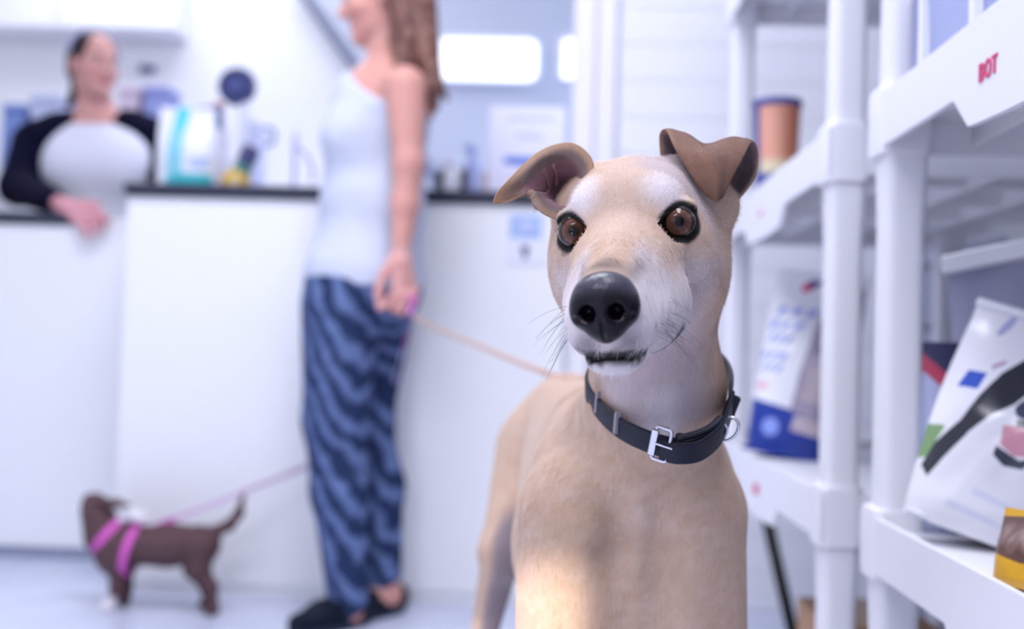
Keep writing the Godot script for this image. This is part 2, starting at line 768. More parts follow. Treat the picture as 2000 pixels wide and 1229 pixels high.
	bright_window("window_3", 1098, 1122, 76, 156, 3.6)
	# white wall cupboard over the reception desk
	a = Acc.new()
	var q := P(345, 62, 4.5)
	boxc(a, Vector3(-2.6, q.y, -4.65), Vector3(q.x, q.y + 0.55, -4.50), 0.006)
	var cb := thing("wall_cupboard", "white wall cupboard above the dark-haired receptionist", "cupboard", Vector3(-2.1, q.y, -4.6))
	part("body", a, mat(D(244, 244, 250), 0.35), cb)
	for i in 2:
		a = Acc.new()
		var x0 := lerpf(-2.6, q.x, i * 0.5)
		boxc(a, Vector3(x0 + 0.004, q.y + 0.006, -4.505), Vector3(lerpf(-2.6, q.x, i * 0.5 + 0.5) - 0.004, q.y + 0.54, -4.485), 0.004)
		part("door", a, mat(D(246, 246, 251), 0.3), cb)

# faceted shading: every triangle gets its own corners
func flatten(a: Acc) -> void:
	var v := PackedVector3Array()
	var n := PackedVector3Array()
	var c := PackedColorArray()
	var uv := PackedVector2Array()
	var t := PackedInt32Array()
	for i in range(0, a.t.size(), 3):
		var p := a.v[a.t[i]]
		var m := (a.v[a.t[i + 1]] - p).cross(a.v[a.t[i + 2]] - p).normalized()
		if m.dot(a.n[a.t[i]] + a.n[a.t[i + 1]] + a.n[a.t[i + 2]]) < 0.0:
			m = -m
		for k in 3:
			t.append(v.size())
			v.append(a.v[a.t[i + k]]); n.append(m); c.append(a.c[a.t[i + k]]); uv.append(a.uv[a.t[i + k]])
	a.v = v; a.n = n; a.c = c; a.uv = uv; a.t = t

func bright_window(called: String, x0: float, x1: float, y0: float, y1: float, depth: float) -> void:
	var c := P((x0 + x1) * 0.5, (y0 + y1) * 0.5, depth)
	var w := (x1 - x0) / FOCAL * depth
	var h := (y1 - y0) / FOCAL * depth
	var r := minf(w, h) * 0.22
	var a := Acc.new()
	var ring := func(g: float, zz: float) -> PackedVector3Array: return rrect(c + Vector3(0, 0, zz), Vector3.RIGHT, Vector3.UP, w + g, h + g, r + g * 0.5)
	loft(a, [ring.call(0.0, 0.0), ring.call(0.0, 0.012), ring.call(0.01, 0.016), ring.call(0.03, 0.012), ring.call(0.034, -0.02)], false)
	var o := struct(called, a, mat(D(224, 226, 238), 0.5))
	a = Acc.new()
	loft(a, [ring.call(0.001, -0.01), ring.call(0.001, 0.004)])
	part("pane", a, glow(Color(0.97, 0.98, 1.0), 1.15), o)
	if w > 0.2:
		var li := AreaLight3D.new()
		li.name = "window_daylight"
		li.area_size = Vector2(w, h)
		li.light_color = Color(0.95, 0.97, 1.0)
		li.light_energy = 0.12
		li.area_range = 10.0
		li.shadow_enabled = true
		li.position = c + Vector3(0, 0, 0.03)
		li.rotation.y = PI
		add_child(li)

# ---------------------------------------------------------------- greyhound
var gh := Transform3D()          # the greyhound's head: eyes' middle, x to the picture's right, y up the brow, z along the muzzle
var gh_inv := Transform3D()
var furn := FastNoiseLite.new()

func hl(x: float, y: float, z: float) -> Vector3:
	return gh * Vector3(x, y, z)

func seg_d(p: Vector3, a: Vector3, b: Vector3) -> float:
	var ab := b - a
	return (p - a - ab * clampf((p - a).dot(ab) / ab.length_squared(), 0, 1)).length()

func greyhound_prims() -> Array:
	var o := []
	var B := gh.basis
	# skull
	o.append(ell(hl(0, -0.010, -0.052), Vector3(0.048, 0.040, 0.062), 0.01, 0, B))
	o.append(cap(hl(0, 0.010, -0.012), hl(0, 0.012, -0.075), 0.020, 0.018, 0.035))
	for s in [-1.0, 1.0]:
		o.append(cap(hl(s * 0.021, 0.010, -0.004), hl(s * 0.026, 0.012, -0.045), 0.012, 0.014, 0.02))       # brow ridge
		o.append(ell(hl(s * 0.040, -0.026, -0.034), Vector3(0.017, 0.028, 0.036), 0.022, 0, B))             # cheek bone
		o.append(ell(hl(s * 0.036, -0.050, -0.060), Vector3(0.022, 0.034, 0.036), 0.03, 0, B))             # jaw muscle
		o.append(cap(hl(s * 0.0215, -0.042, 0.034), hl(s * 0.0120, -0.0415, 0.1125), 0.0195, 0.0140, 0.026))       # upper lip
		o.append(cap(hl(s * 0.020, -0.012, 0.012), hl(s * 0.012, -0.022, 0.060), 0.013, 0.012, 0.018))       # under the eye
	o.append(cap(hl(0, -0.008, 0.000), hl(0, -0.0195, 0.112), 0.019, 0.0135, 0.016))                        # bridge
	o.append(cap(hl(0, -0.030, 0.010), hl(0, -0.032, 0.114), 0.030, 0.0165, 0.014))                         # muzzle
	# mouth line, then the chin
	for s in [-1.0, 1.0]:
		o.append(cap(hl(s * 0.0225, -0.0575, 0.018), hl(s * 0.0195, -0.0560, 0.074), 0.0165, 0.0105, 0.012))
	o.append(ell(hl(0, -0.0568, 0.116), Vector3(0.0165, 0.0011, 0.0120), 0.004, 1, B))
	o.append(cap(hl(0, -0.058, -0.010), hl(0, -0.0585, 0.096), 0.026, 0.0145, 0.008))
	o.append(ell(hl(0, -0.0625, 0.1065), Vector3(0.0165, 0.0072, 0.0145), 0.008, 0, B))
	# eye openings
	for s in [-1.0, 1.0]:
		o.append(ell(hl(s * 0.0350, -0.001, 0.012), Vector3(0.0118, 0.0092, 0.013), 0.005, 1, B * Basis(Vector3.UP, s * 0.5)))
		o.append(cap(hl(s * 0.017, -0.007, 0.014), hl(s * 0.028, -0.003, 0.014), 0.003, 0.006, 0.008, 1))
		o.append(cap(hl(s * 0.0235, 0.0085, 0.000), hl(s * 0.0415, 0.0075, -0.007), 0.0050, 0.0050, 0.006))    # upper lid
		o.append(cap(hl(s * 0.024, -0.0125, 0.003), hl(s * 0.042, -0.0115, -0.006), 0.004, 0.004, 0.006))   # lower lid
	# ear roots
	o.append(cap(P(1150, 352, 0.795), P(1112, 405, 0.785), 0.008, 0.008, 0.02))
	o.append(cap(P(1340, 335, 0.795), P(1405, 400, 0.79), 0.012, 0.014, 0.02))
	# neck
	o.append(cap(hl(0, -0.028, -0.075), P(1268, 560, 0.845), 0.047, 0.048, 0.03))
	o.append(cap(P(1268, 560, 0.845), P(1284, 760, 0.862), 0.046, 0.0475, 0.02))
	o.append(cap(P(1284, 760, 0.862), P(1246, 930, 0.905), 0.0475, 0.066, 0.02))
	o.append(cap(P(1300, 580, 0.80), P(1290, 800, 0.825), 0.018, 0.018, 0.03))                      # throat
	# chest, shoulders and upper arms
	o.append(ell(P(1236, 1085, 0.972), Vector3(0.086, 0.135, 0.10), 0.03))
	o.append(cap(P(1250, 950, 0.874), P(1256, 1120, 0.868), 0.030, 0.019, 0.02))
	o.append(cap(P(1256, 1120, 0.868), P(1250, 1290, 0.89), 0.019, 0.016, 0.015))
	o.append(cap(P(1158, 850, 0.965), P(1116, 1000, 0.89), 0.022, 0.037, 0.03))
	o.append(cap(P(1112, 1000, 0.885), P(1100, 1270, 0.90), 0.041, 0.038, 0.012))
	o.append(cap(P(1165, 1010, 0.872), P(1150, 1270, 0.885), 0.022, 0.026, 0.014))
	o.append(cap(P(1336, 850, 0.955), P(1348, 1000, 0.89), 0.024, 0.037, 0.03))
	o.append(cap(P(1352, 1000, 0.885), P(1362, 1270, 0.90), 0.041, 0.039, 0.012))
	o.append(cap(P(1330, 1020, 0.872), P(1322, 1270, 0.885), 0.020, 0.024, 0.014))
	o.append(cap(P(1196, 990, 0.832), P(1210, 1080, 0.846), 0.002, 0.009, 0.022, 1))
	o.append(cap(P(1210, 1080, 0.846), P(1216, 1270, 0.849), 0.009, 0.012, 0.022, 1))
	o.append(cap(P(1312, 990, 0.832), P(1294, 1090, 0.847), 0.002, 0.008, 0.022, 1))
	o.append(cap(P(1294, 1090, 0.847), P(1276, 1270, 0.849), 0.008, 0.013, 0.022, 1))
	o.append(cap(P(1150, 800, 0.905), P(1092, 890, 0.925), 0.010, 0.014, 0.025))
	o.append(cap(P(1196, 900, 0.868), P(1130, 1000, 0.856), 0.014, 0.016, 0.02))
	o.append(cap(P(1300, 900, 0.868), P(1352, 985, 0.858), 0.014, 0.016, 0.02))
	# trunk and hindquarters
	o.append(cap(P(1215, 1060, 1.02), P(1150, 930, 1.28), 0.098, 0.078, 0.04))
	o.append(cap(P(1190, 860, 1.05), P(1110, 800, 1.42), 0.05, 0.042, 0.05))
	o.append(ell(P(1112, 872, 1.42), Vector3(0.070, 0.080, 0.10), 0.03))
	for s in [-1.0, 1.0]:
		var m := func(x: float) -> float: return x if s < 0 else 2216.0 - x
		o.append(cap(P(m.call(1058), 890, 1.42), P(m.call(988), 1075, 1.34), 0.060, 0.030, 0.03))
		var hk := P(m.call(930), 1310, 1.47)
		o.append(cap(P(m.call(980), 1080, 1.342), hk, 0.024, 0.0140, 0.02))
		o.append(cap(hk, Vector3(hk.x + s * 0.004, 0.035, hk.z + 0.03), 0.0165, 0.015, 0.01))
		o.append(ell(Vector3(hk.x + s * 0.004, 0.02, hk.z + 0.055), Vector3(0.024, 0.021, 0.042), 0.015))
		var el := P(1100 if s < 0 else 1362, 1290, 0.91)
		o.append(cap(el, Vector3(el.x, 0.06, el.z + 0.01), 0.032, 0.016, 0.015))
		o.append(ell(Vector3(el.x, 0.02, el.z + 0.03), Vector3(0.024, 0.021, 0.038), 0.015))
	o.append_array(chain([P(1108, 850, 1.50), P(1110, 980, 1.56), P(1112, 1180, 1.57), P(1110, 1330, 1.50)], [0.022, 0.016, 0.011, 0.006], 0.02))
	return o

func mix3(a: Color, b: Color, t: float) -> Color:
	return a.lerp(b, clampf(t, 0.0, 1.0))

func bump(d: float, r: float, soft: float) -> float:
	return 1.0 - smoothstep(r - soft, r + soft, d)

func greyhound_color(p: Vector3, nn: Vector3) -> Color:
	var q: Vector3 = gh_inv * p
	var w := furn.get_noise_3dv(p * 60.0) * 0.5 + furn.get_noise_3dv(p * 190.0) * 0.5
	var fawn := S(207, 174, 149)
	var light := S(222, 200, 187)
	var white := S(236, 228, 233)
	var brown := S(150, 112, 82)
	var black := S(26, 22, 27)
	var c := mix3(fawn, light, 0.35 + w * 0.7)
	if q.z > -0.16 and q.y > -0.15:
		var ax := absf(q.x)
		# pale brow, face sides, muzzle and throat
		c = mix3(c, S(220, 196, 182), bump(ax, 0.017, 0.010) * bump(absf(q.z + 0.01), 0.06, 0.02) * 0.5)
		c = mix3(c, white, bump(Vector3((ax - 0.026) * 0.9, (q.y - 0.020) * 0.9, (q.z + 0.006) * 0.5).length(), 0.012, 0.007) * (0.95 + w * 0.3))
		c = mix3(c, white, smoothstep(-0.012, -0.034, q.y + w * 0.012 - 0.1 * maxf(0.0, q.z - 0.06)) * smoothstep(-0.03, 0.01, q.z + w * 0.02) * 0.75)
		c = mix3(c, white, smoothstep(0.040, 0.085, q.z + w * 0.015) * smoothstep(0.010, 0.018, ax) * 0.85)
		c = mix3(c, S(216, 204, 208), smoothstep(-0.045, -0.062, q.y) * smoothstep(-0.10, -0.05, q.z) * bump(ax, 0.036, 0.016))
		c = mix3(c, S(236, 228, 232), smoothstep(-0.0585, -0.0605, q.y) * smoothstep(0.080, 0.095, q.z))
		# dark stippling behind the nose and grey fur above it
		c = mix3(c, S(96, 84, 84), bump(Vector3(q.x, (q.y + 0.008) * 0.8, q.z - 0.108).length(), 0.010, 0.007) * (0.75 + w * 0.5))
		c = mix3(c, S(120, 112, 122), bump(Vector2(ax - 0.012, q.y + 0.0475).length(), 0.007, 0.005) * smoothstep(0.10, 0.115, q.z) * 0.7)
		c = mix3(c, S(128, 116, 126), bump(seg_d(Vector3(ax, q.y, q.z), Vector3(0.025, 0.016, 0.0), Vector3(0.021, 0.022, -0.008)), 0.0025, 0.003) * (0.4 + w))
		# whisker roots
		if q.z > 0.06 and q.y < -0.03 and q.y > -0.052:
			var sx := sin(q.y * 1100.0) * sin(q.z * 800.0 + q.y * 300.0)
			c = mix3(c, S(110, 98, 104), smoothstep(0.72, 0.95, sx) * 0.6)
		# lips
		var lip := absf(q.y + 0.0558 + 0.0026 * (ax / 0.018) * (ax / 0.018) - 0.0015 * bump(ax, 0.002, 0.003))
		c = mix3(c, black, bump(lip + w * 0.0014 + 0.0005 * sin(q.x * 1500.0), 0.0050 * sqrt(maxf(0.0, 1.0 - pow(ax / 0.0215, 4.0))) - 0.0002, 0.0008) * smoothstep(0.094, 0.102, q.z + w * 0.004))
		if ax > 0.018 and q.z < 0.085:
			var cor := seg_d(Vector3(0, q.y, q.z), Vector3(0, -0.0600, 0.050), Vector3(0, -0.0672, 0.076))
			c = mix3(c, black, bump(cor + w * 0.0012 + 0.0005 * sin(q.z * 1700.0), 0.0042, 0.0009))
		# eye rims and the corners towards the nose
		var e := Vector3(ax - 0.0345, q.y + 0.001, (q.z - 0.002) * 0.8)
		c = mix3(c, black, bump(Vector3(e.x * 0.95, e.y * 1.05, e.z).length(), 0.0153, 0.0013) * smoothstep(-0.016, -0.010, q.z))
		c = mix3(c, black, bump(seg_d(Vector3(ax, q.y, q.z), Vector3(0.0185, -0.0075, 0.012), Vector3(0.026, -0.003, 0.008)), 0.0038, 0.0016) * 0.95)
		c = mix3(c, S(120, 100, 96), bump(Vector2(ax - 0.016, q.y + 0.012).length(), 0.004, 0.004) * smoothstep(0.0, 0.008, q.z) * 0.6)
	# neck and body
	var side := P(1284, 700, 0.85)
	if p.z < -0.74 and p.z > -1.0 and p.y > 0.56:
		c = mix3(c, brown, smoothstep(0.036, 0.048, p.x - side.x - 0.004 * sin(p.y * 40.0)) * smoothstep(0.60, 0.64, p.y) * smoothstep(-0.07, -0.10, q.y) * 0.85)
		c = mix3(c, S(206, 190, 192), bump(Vector2((p.x - side.x + 0.0) * 1.1, 0).length(), 0.026, 0.012) * smoothstep(0.605, 0.63, p.y) * smoothstep(-0.86, -0.82, p.z))
		c = mix3(c, S(158, 118, 88), bump(seg_d(p, P(1176, 752, 0.84), P(1228, 838, 0.815)), 0.0055, 0.004) * 0.8)
		c = mix3(c, S(232, 226, 232), bump(seg_d(p, P(1288, 832, 0.80), P(1300, 800, 0.80)), 0.014, 0.010) * (0.8 + w * 0.5))
	if p.y < 0.56 and p.z > -1.0:
		c = mix3(c, S(222, 204, 196), bump(absf(p.x - P(1243, 1000, 0.87).x - 0.012 * (p.y - 0.5)), 0.008, 0.009) * smoothstep(-0.86, -0.83, p.z) * 0.55)
		c = mix3(c, S(214, 178, 142), bump(absf(p.x - P(1110, 1000, 0.87).x), 0.02, 0.02) * 0.4)
	# bluish skin inside the hind legs
	if p.z < -1.2 and p.y < 0.56:
		var inn := smoothstep(-0.60, -0.15, nn.x if p.x < 0.03 else -nn.x) * smoothstep(0.50, 0.46, p.y)
		c = mix3(c, S(126, 122, 138), inn * 0.9)
		c = mix3(c, fawn, 0.1)
	return Color(c.r, c.g, c.b) * (1.0 + w * 0.07)

func build_greyhound() -> void:
	furn.seed = 5
	furn.frequency = 1.0
	gh = Transform3D(Basis(Vector3.UP, deg_to_rad(-9.5)) * Basis(Vector3.RIGHT, deg_to_rad(15.0)) * Basis(Vector3.BACK, deg_to_rad(5.5)), P(1222, 441, 0.735))
	gh_inv = gh.affine_inverse()
	var t := thing("greyhound", "fawn greyhound with a white-grey muzzle standing in front, facing the viewer with one ear folded", "dog", Vector3(0.05, 0, -0.95))
	var prims := greyhound_prims()
	var a := Acc.new()
	var cut := P(1268, 640, 0.84)
	nets(a, prims, 0.0018, greyhound_color, [[cut, Vector3(0, -1, 0.25).normalized()]])
	var head_tris := a.t.size() / 3
	nets(a, prims, 0.0050, greyhound_color, [[cut + Vector3(0, 0.004, 0), Vector3(0, 1, -0.25).normalized()]])
	var body_tris := a.t.size() / 3
	greyhound_ears(a)
	fur_coat(t, a, head_tris, body_tris)
	var fur := vmat(0.78, 0.22)
	fur.normal_enabled = true
	fur.normal_texture = noise_tex(0.09, 21, 512, 4, null, true, 5.0)
	fur.normal_scale = 0.05
	fur.uv1_triplanar = true
	fur.uv1_scale = Vector3(22, 9, 22)
	fur.albedo_texture = noise_tex(0.16, 77, 512, 3, ramp(Color(0.80, 0.78, 0.77), Color(1, 1, 1)))
	fur.rim_enabled = true
	fur.rim = 0.25
	fur.rim_tint = 0.6
	part("body", a, fur, t)
	# eyes
	for s in [-1.0, 1.0]:
		var c := hl(s * 0.0335, -0.001, -0.0015)
		var look := (EYE + Vector3(0.0, 0.01, 0.0) - c).normalized()
		look = (look + gh.basis.x * s * 0.10).normalized()
		var bx := Basis.looking_at(-look, Vector3.UP)
		var eye := Acc.new()
		var R := 0.0119
		var rings := []
		var cols := []
		for i in 40:
			var an := PI * (i + 0.02) / 39.05
			var rr := R * sin(an)
			var bulge := 0.0007 * (1.0 - smoothstep(0.45, 0.75, an))
			rings.append(circle(c + look * (R * cos(an) + bulge), bx.x * rr, bx.y * rr, 28))
			var col: Color
			if an < 0.27:
				col = S(9, 8, 10)
			elif an < 0.74:
				col = S(66, 40, 34).lerp(S(108, 72, 58), (an - 0.27) / 0.47)
			elif an < 0.86:
				col = S(40, 24, 20)
			else:
				col = S(52, 40, 42)
			cols.append(col)
		loft(eye, rings, true, Color.WHITE, cols)
		var em := vmat(0.03, 0.4)
		part("eye", eye, em, t).set_meta("label", "brown eye with a dark rim")
	greyhound_nose(t)
	# whiskers
	var wk := Acc.new()
	var rng := RandomNumberGenerator.new()
	rng.seed = 11
	for s in [-1.0, 1.0]:
		for i in 18:
			var p0 := hl(s * rng.randf_range(0.022, 0.026), rng.randf_range(-0.05, -0.030), rng.randf_range(0.068, 0.108))
			var dr: Vector3 = gh.basis * Vector3(s * rng.randf_range(0.5, 1.0), rng.randf_range(-0.75, 0.05), rng.randf_range(-0.3, 0.35)).normalized()
			var ln := rng.randf_range(0.014, 0.030)
			var pts := PackedVector3Array()
			for k in 6:
				var f := k / 5.0
				pts.append(p0 + dr * ln * f + Vector3(0, -0.008 * f * f, -0.004 * f * f))
			tube(wk, pts, [0.00012, 0.00011, 0.0001, 0.00008, 0.00006, 0.00004], 4)
	var wp := part("whiskers", wk, mat(D(70, 60, 62), 0.5), t)
	wp.set_meta("kind", "stuff")
	build_collar()

# short hairs lying on the skin: one part, as nobody could count them
func fur_coat(t: Node3D, a: Acc, head_tris: int, body_tris: int) -> void:
	var am := Acc.new()
	am.add(Vector3(-0.5, 0, 0), Vector3(0, 1, 0.2).normalized())
	am.add(Vector3(0.5, 0, 0), Vector3(0, 1, 0.2).normalized())
	am.add(Vector3(0.22, 0.05, 0.6), Vector3(0, 1, 0.0).normalized())
	am.add(Vector3(-0.22, 0.05, 0.6), Vector3(0, 1, 0.0).normalized())
	am.add(Vector3(0, -0.02, 1), Vector3(0, 1, -0.1).normalized())
	am.quad(0, 1, 2, 3)
	am.tri(3, 2, 4)
	var rng := RandomNumberGenerator.new()
	rng.seed = 77
	var all_tris := a.t.size() / 3
	var xf := []
	var col := []
	var at := origin_of(t)
	var e1 := hl(0.0345, -0.001, 0.002)
	var e2 := hl(-0.0345, -0.001, 0.002)
	var cavity := P(1094, 350, 0.775)
	for i in 176000:
		var on_head := i < 80000
		var on_ear := i >= 150000
		var k := rng.randi_range(0, head_tris - 1) if on_head else (rng.randi_range(body_tris, all_tris - 1) if on_ear else rng.randi_range(head_tris, body_tris - 1))
		var i0 := a.t[k * 3]
		var i1 := a.t[k * 3 + 1]
		var i2 := a.t[k * 3 + 2]
		var u := rng.randf()
		var v := rng.randf() * (1.0 - u)
		var jit := rng.randf_range(0.82, 1.16)
		var len_ := rng.randf_range(0.7, 1.25)
		var p := a.v[i0] + (a.v[i1] - a.v[i0]) * u + (a.v[i2] - a.v[i0]) * v
		var n := a.n[i0]
		if n.dot(EYE - p) < -0.02 or p.z < -1.12 or p.y < 0.40:
			continue
		var c := a.c[i0]
		if on_ear and p.distance_to(cavity) < 0.021:
			continue
		if c.get_luminance() < (0.10 if on_ear else 0.16) or p.distance_to(e1) < 0.0175 or p.distance_to(e2) < 0.0175:
			continue
		var q: Vector3 = gh_inv * p
		if q.z > 0.108 and absf(q.x) < 0.0195 and q.y > -0.045:
			continue
		var flow := Vector3(0, -1, 0.08)
		if on_ear:
			flow = (P(1396, 400, 0.745) - P(1380, 270, 0.79)) if p.x > 0.03 else (P(960, 400, 0.73) - P(1100, 290, 0.77))
			flow = flow.normalized()
		elif on_head:
			var f := smoothstep(-0.10, -0.03, q.z)
			flow = flow.lerp(gh.basis * Vector3(q.x * 7.0, -0.15 if q.y < -0.02 else 0.1, -1), f)
		else:
			flow += Vector3((p.x - 0.055) * 2.5, 0, 0)
		flow += Vector3(rng.randf_range(-1, 1), rng.randf_range(-1, 1), rng.randf_range(-1, 1)) * 0.16
		flow = (flow - n * flow.dot(n))
		if flow.length_squared() < 0.0001:
			continue
		flow = flow.normalized()
		var dir := (flow + n * 0.16).normalized()
		var sidev := dir.cross(n).normalized()
		var up := sidev.cross(dir).normalized()
		if up.dot(n) < 0.0:
			up = -up
		var ln := (0.0034 if on_ear else (0.0042 if on_head and q.z > -0.05 else 0.0070)) * len_
		var wd := 0.00018 if on_ear else 0.00022 if on_head else 0.00030
		xf.append(Transform3D(Basis(sidev * wd, up * ln, dir * ln), p - at - n * 0.0001))
		col.append(Color(minf(c.r * jit, 1.0), minf(c.g * jit, 1.0), minf(c.b * jit, 1.0)))
	var mm := MultiMesh.new()
	mm.transform_format = MultiMesh.TRANSFORM_3D
	mm.use_colors = true
	mm.mesh = am.mesh()
	mm.instance_count = xf.size()
	for i in xf.size():
		mm.set_instance_transform(i, xf[i])
		mm.set_instance_color(i, col[i])
	var o := MultiMeshInstance3D.new()
	o.name = "fur"
	o.multimesh = mm
	var m := vmat(0.75, 0.2)
	m.cull_mode = BaseMaterial3D.CULL_DISABLED
	o.material_override = m
	o.set_meta("kind", "stuff")
	t.add_child(o)

func greyhound_nose(t: Node3D) -> void:
	var B := gh.basis
	var o := []
	o.append(ell(hl(0, -0.0235, 0.1240), Vector3(0.0182, 0.0150, 0.0150), 0.004, 0, B))
	o.append(ell(hl(0, -0.0180, 0.1255), Vector3(0.0150, 0.0100, 0.0130), 0.006, 0, B))
	for s in [-1.0, 1.0]:
		o.append(ell(hl(s * 0.0112, -0.0280, 0.1290), Vector3(0.0078, 0.0092, 0.0115), 0.006, 0, B))
		o.append(cap(hl(s * 0.0045, -0.0360, 0.1345), hl(s * 0.0060, -0.0385, 0.128), 0.0052, 0.0045, 0.006))
	o.append(cap(hl(0, -0.030, 0.1350), hl(0, -0.0405, 0.1320), 0.0062, 0.0045, 0.007))
	for s in [-1.0, 1.0]:
		o.append(ell(hl(s * 0.0080, -0.0265, 0.1440), Vector3(0.0046, 0.0050, 0.0120), 0.0022, 1, B))
		o.append(cap(hl(s * 0.0090, -0.0285, 0.1420), hl(s * 0.0178, -0.0300, 0.1370), 0.0028, 0.0014, 0.0020, 1))
	o.append(cap(hl(0, -0.030, 0.1425), hl(0, -0.046, 0.1385), 0.0007, 0.0010, 0.0015, 1))
	var a := Acc.new()
	nets(a, o, 0.0008, func(p: Vector3, _n: Vector3) -> Color:
		var q: Vector3 = gh_inv * p
		var c := S(13, 11, 15).lerp(S(74, 72, 84), smoothstep(-0.024, -0.011, q.y - (q.z - 0.132) * 0.55) * 0.9)
		return c * (1.0 + furn.get_noise_3dv(p * 700.0) * 0.25))
	var m := vmat(0.30, 0.36)
	m.normal_enabled = true
	m.normal_texture = noise_tex(0.06, 41, 256, 2, null, true, 6.0)
	m.normal_scale = 0.25
	m.uv1_triplanar = true
	m.uv1_scale = Vector3.ONE * 18.0
	part("nose", a, m, t).set_meta("label", "black leathery nose")

func greyhound_ears(a: Acc) -> void:
	# the ear on the picture's left: a cup that opens to the viewer, its tip hanging outwards
	var rim := [P(1092, 428, 0.750), P(1062, 416, 0.748), P(1043, 398, 0.746), P(1034, 380, 0.744), P(1012, 383, 0.740), P(986, 396, 0.735),
		P(966, 395, 0.732), P(974, 374, 0.735), P(1000, 346, 0.740), P(1028, 318, 0.748), P(1052, 299, 0.756), P(1084, 284, 0.766), P(1118, 281, 0.774), P(1146, 299, 0.778), P(1158, 326, 0.776), P(1146, 362, 0.764), P(1130, 396, 0.756), P(1112, 420, 0.752)]
	var edge := spline(rim, 5, true)
	var m := edge.size()
	var deep := P(1094, 372, 0.794)
	var mid := P(1090, 360, 0.757)
	var ns := 14
	var v0 := a.v.size()
	var t0 := a.t.size()
	var inner := []
	for k in ns + 1:
		var s := float(k) / ns
		var ring := PackedVector3Array()
		for j in m:
			var e: Vector3 = edge[j]
			var far := clampf((e.distance_to(mid) - 0.022) / 0.025, 0.0, 1.0)       # the tip is flat, the cup is deep
			var f := pow(s, 0.75 + far * 0.9)
			var flat_p := e.lerp(mid, s)
			var down := (deep - mid) * (1.0 - pow(1.0 - smoothstep(0.12 + far * 0.35, 1.0, s), 1.6))
			# inward roll of the rim
			var roll := (deep - mid).normalized() * -0.0025 * sin(minf(s * 6.0, PI)) * (1.0 - far)
			ring.append(flat_p + down + roll + (f - s) * Vector3.ZERO)
		inner.append(ring)
	var back := (deep - mid).normalized()
	var base := a.v.size()
	for sd in 2:
		for k in ns + 1:
			var s := float(k) / ns
			for j in m:
				var p: Vector3 = inner[k][j]
				if sd == 1:
					p += back * 0.0042 * minf(1.0, 0.15 + s * 9.0) + (p - mid).normalized() * 0.001 * (1.0 - s)
				var c: Color
				var w := furn.get_noise_3dv(p * 300.0)
				var q: Vector3 = edge[j]
				var out_t := smoothstep(0.030, 0.050, q.distance_to(mid)) * (1.0 if q.x < mid.x else 0.0)
				if sd == 1:
					c = S(186, 146, 112) * (1.0 + w * 0.15)
				else:
					var rimc := S(190, 158, 134).lerp(S(158, 122, 98), out_t)
					var fl := S(124, 106, 104).lerp(S(128, 104, 92), out_t)
					var cav := S(168, 126, 140)
					c = rimc.lerp(fl, smoothstep(0.05, 0.22, s + w * 0.04))
					var up := smoothstep(0.0, 0.02, p.y - mid.y)
					c = c.lerp(cav, smoothstep(0.30, 0.52, s + w * 0.08))
					c = c.lerp(S(216, 160, 178), bump(p.distance_to(P(1096, 342, 0.785)), 0.007, 0.005) * 0.8)
					c = c.lerp(S(196, 172, 156), bump(seg_d(p, P(1036, 378, 0.744), P(1046, 400, 0.747)), 0.004, 0.003) * 0.6)
				a.add(p, Vector3.ZERO, c)
	var blk := (ns + 1) * m
	for k in ns:
		for j in m:
			var j2 := (j + 1) % m
			a.quad(base + k * m + j, base + k * m + j2, base + (k + 1) * m + j2, base + (k + 1) * m + j)
			a.quad(base + blk + k * m + j, base + blk + (k + 1) * m + j, base + blk + (k + 1) * m + j2, base + blk + k * m + j2)
	for j in m:
		var j2 := (j + 1) % m
		a.quad(base + j, base + blk + j, base + blk + j2, base + j2)
	a.smooth(v0, t0)
	# folds inside the cup
	tube(a, spline([P(1037, 378, 0.745), P(1046, 392, 0.759), P(1060, 384, 0.769), P(1072, 372, 0.779)], 6), [0.003, 0.0026, 0.0022, 0.001], 8, S(178, 148, 134))
	tube(a, spline([P(1048, 402, 0.753), P(1066, 394, 0.763), P(1082, 400, 0.771)], 6), [0.003, 0.0035, 0.002], 8, S(176, 150, 158))
	tube(a, spline([P(1058, 330, 0.762), P(1066, 346, 0.774), P(1072, 366, 0.782)], 6), [0.0015, 0.0024, 0.001], 8, S(170, 140, 146))
	tube(a, spline([P(1078, 320, 0.768), P(1086, 340, 0.782), P(1086, 362, 0.788)], 6), [0.0012, 0.0022, 0.001], 8, S(190, 148, 164))
	# the ear on the picture's right: stands up, then folds over to the front
	var g := [
		[P(1300, 345, 0.795), P(1340, 352, 0.80), P(1380, 372, 0.805), P(1412, 396, 0.805), P(1440, 392, 0.795)],
		[P(1291, 300, 0.797), P(1335, 305, 0.815), P(1390, 315, 0.825), P(1450, 346, 0.815), P(1474, 345, 0.795)],
		[P(1289, 262, 0.795), P(1335, 268, 0.808), P(1383, 289, 0.808), P(1440, 280, 0.808), P(1480, 300, 0.794)],
		[P(1302, 255, 0.784), P(1342, 268, 0.790), P(1376, 287, 0.784), P(1425, 275, 0.790), P(1468, 277, 0.782)],
		[P(1318, 290, 0.769), P(1348, 299, 0.763), P(1385, 306, 0.754), P(1418, 310, 0.762), P(1446, 316, 0.764)],
		[P(1346, 336, 0.757), P(1366, 345, 0.751), P(1396, 350, 0.744), P(1412, 352, 0.750), P(1424, 357, 0.753)],
		[P(1376, 374, 0.752), P(1386, 386, 0.748), P(1397, 393, 0.745), P(1405, 390, 0.747), P(1411, 384, 0.749)]]
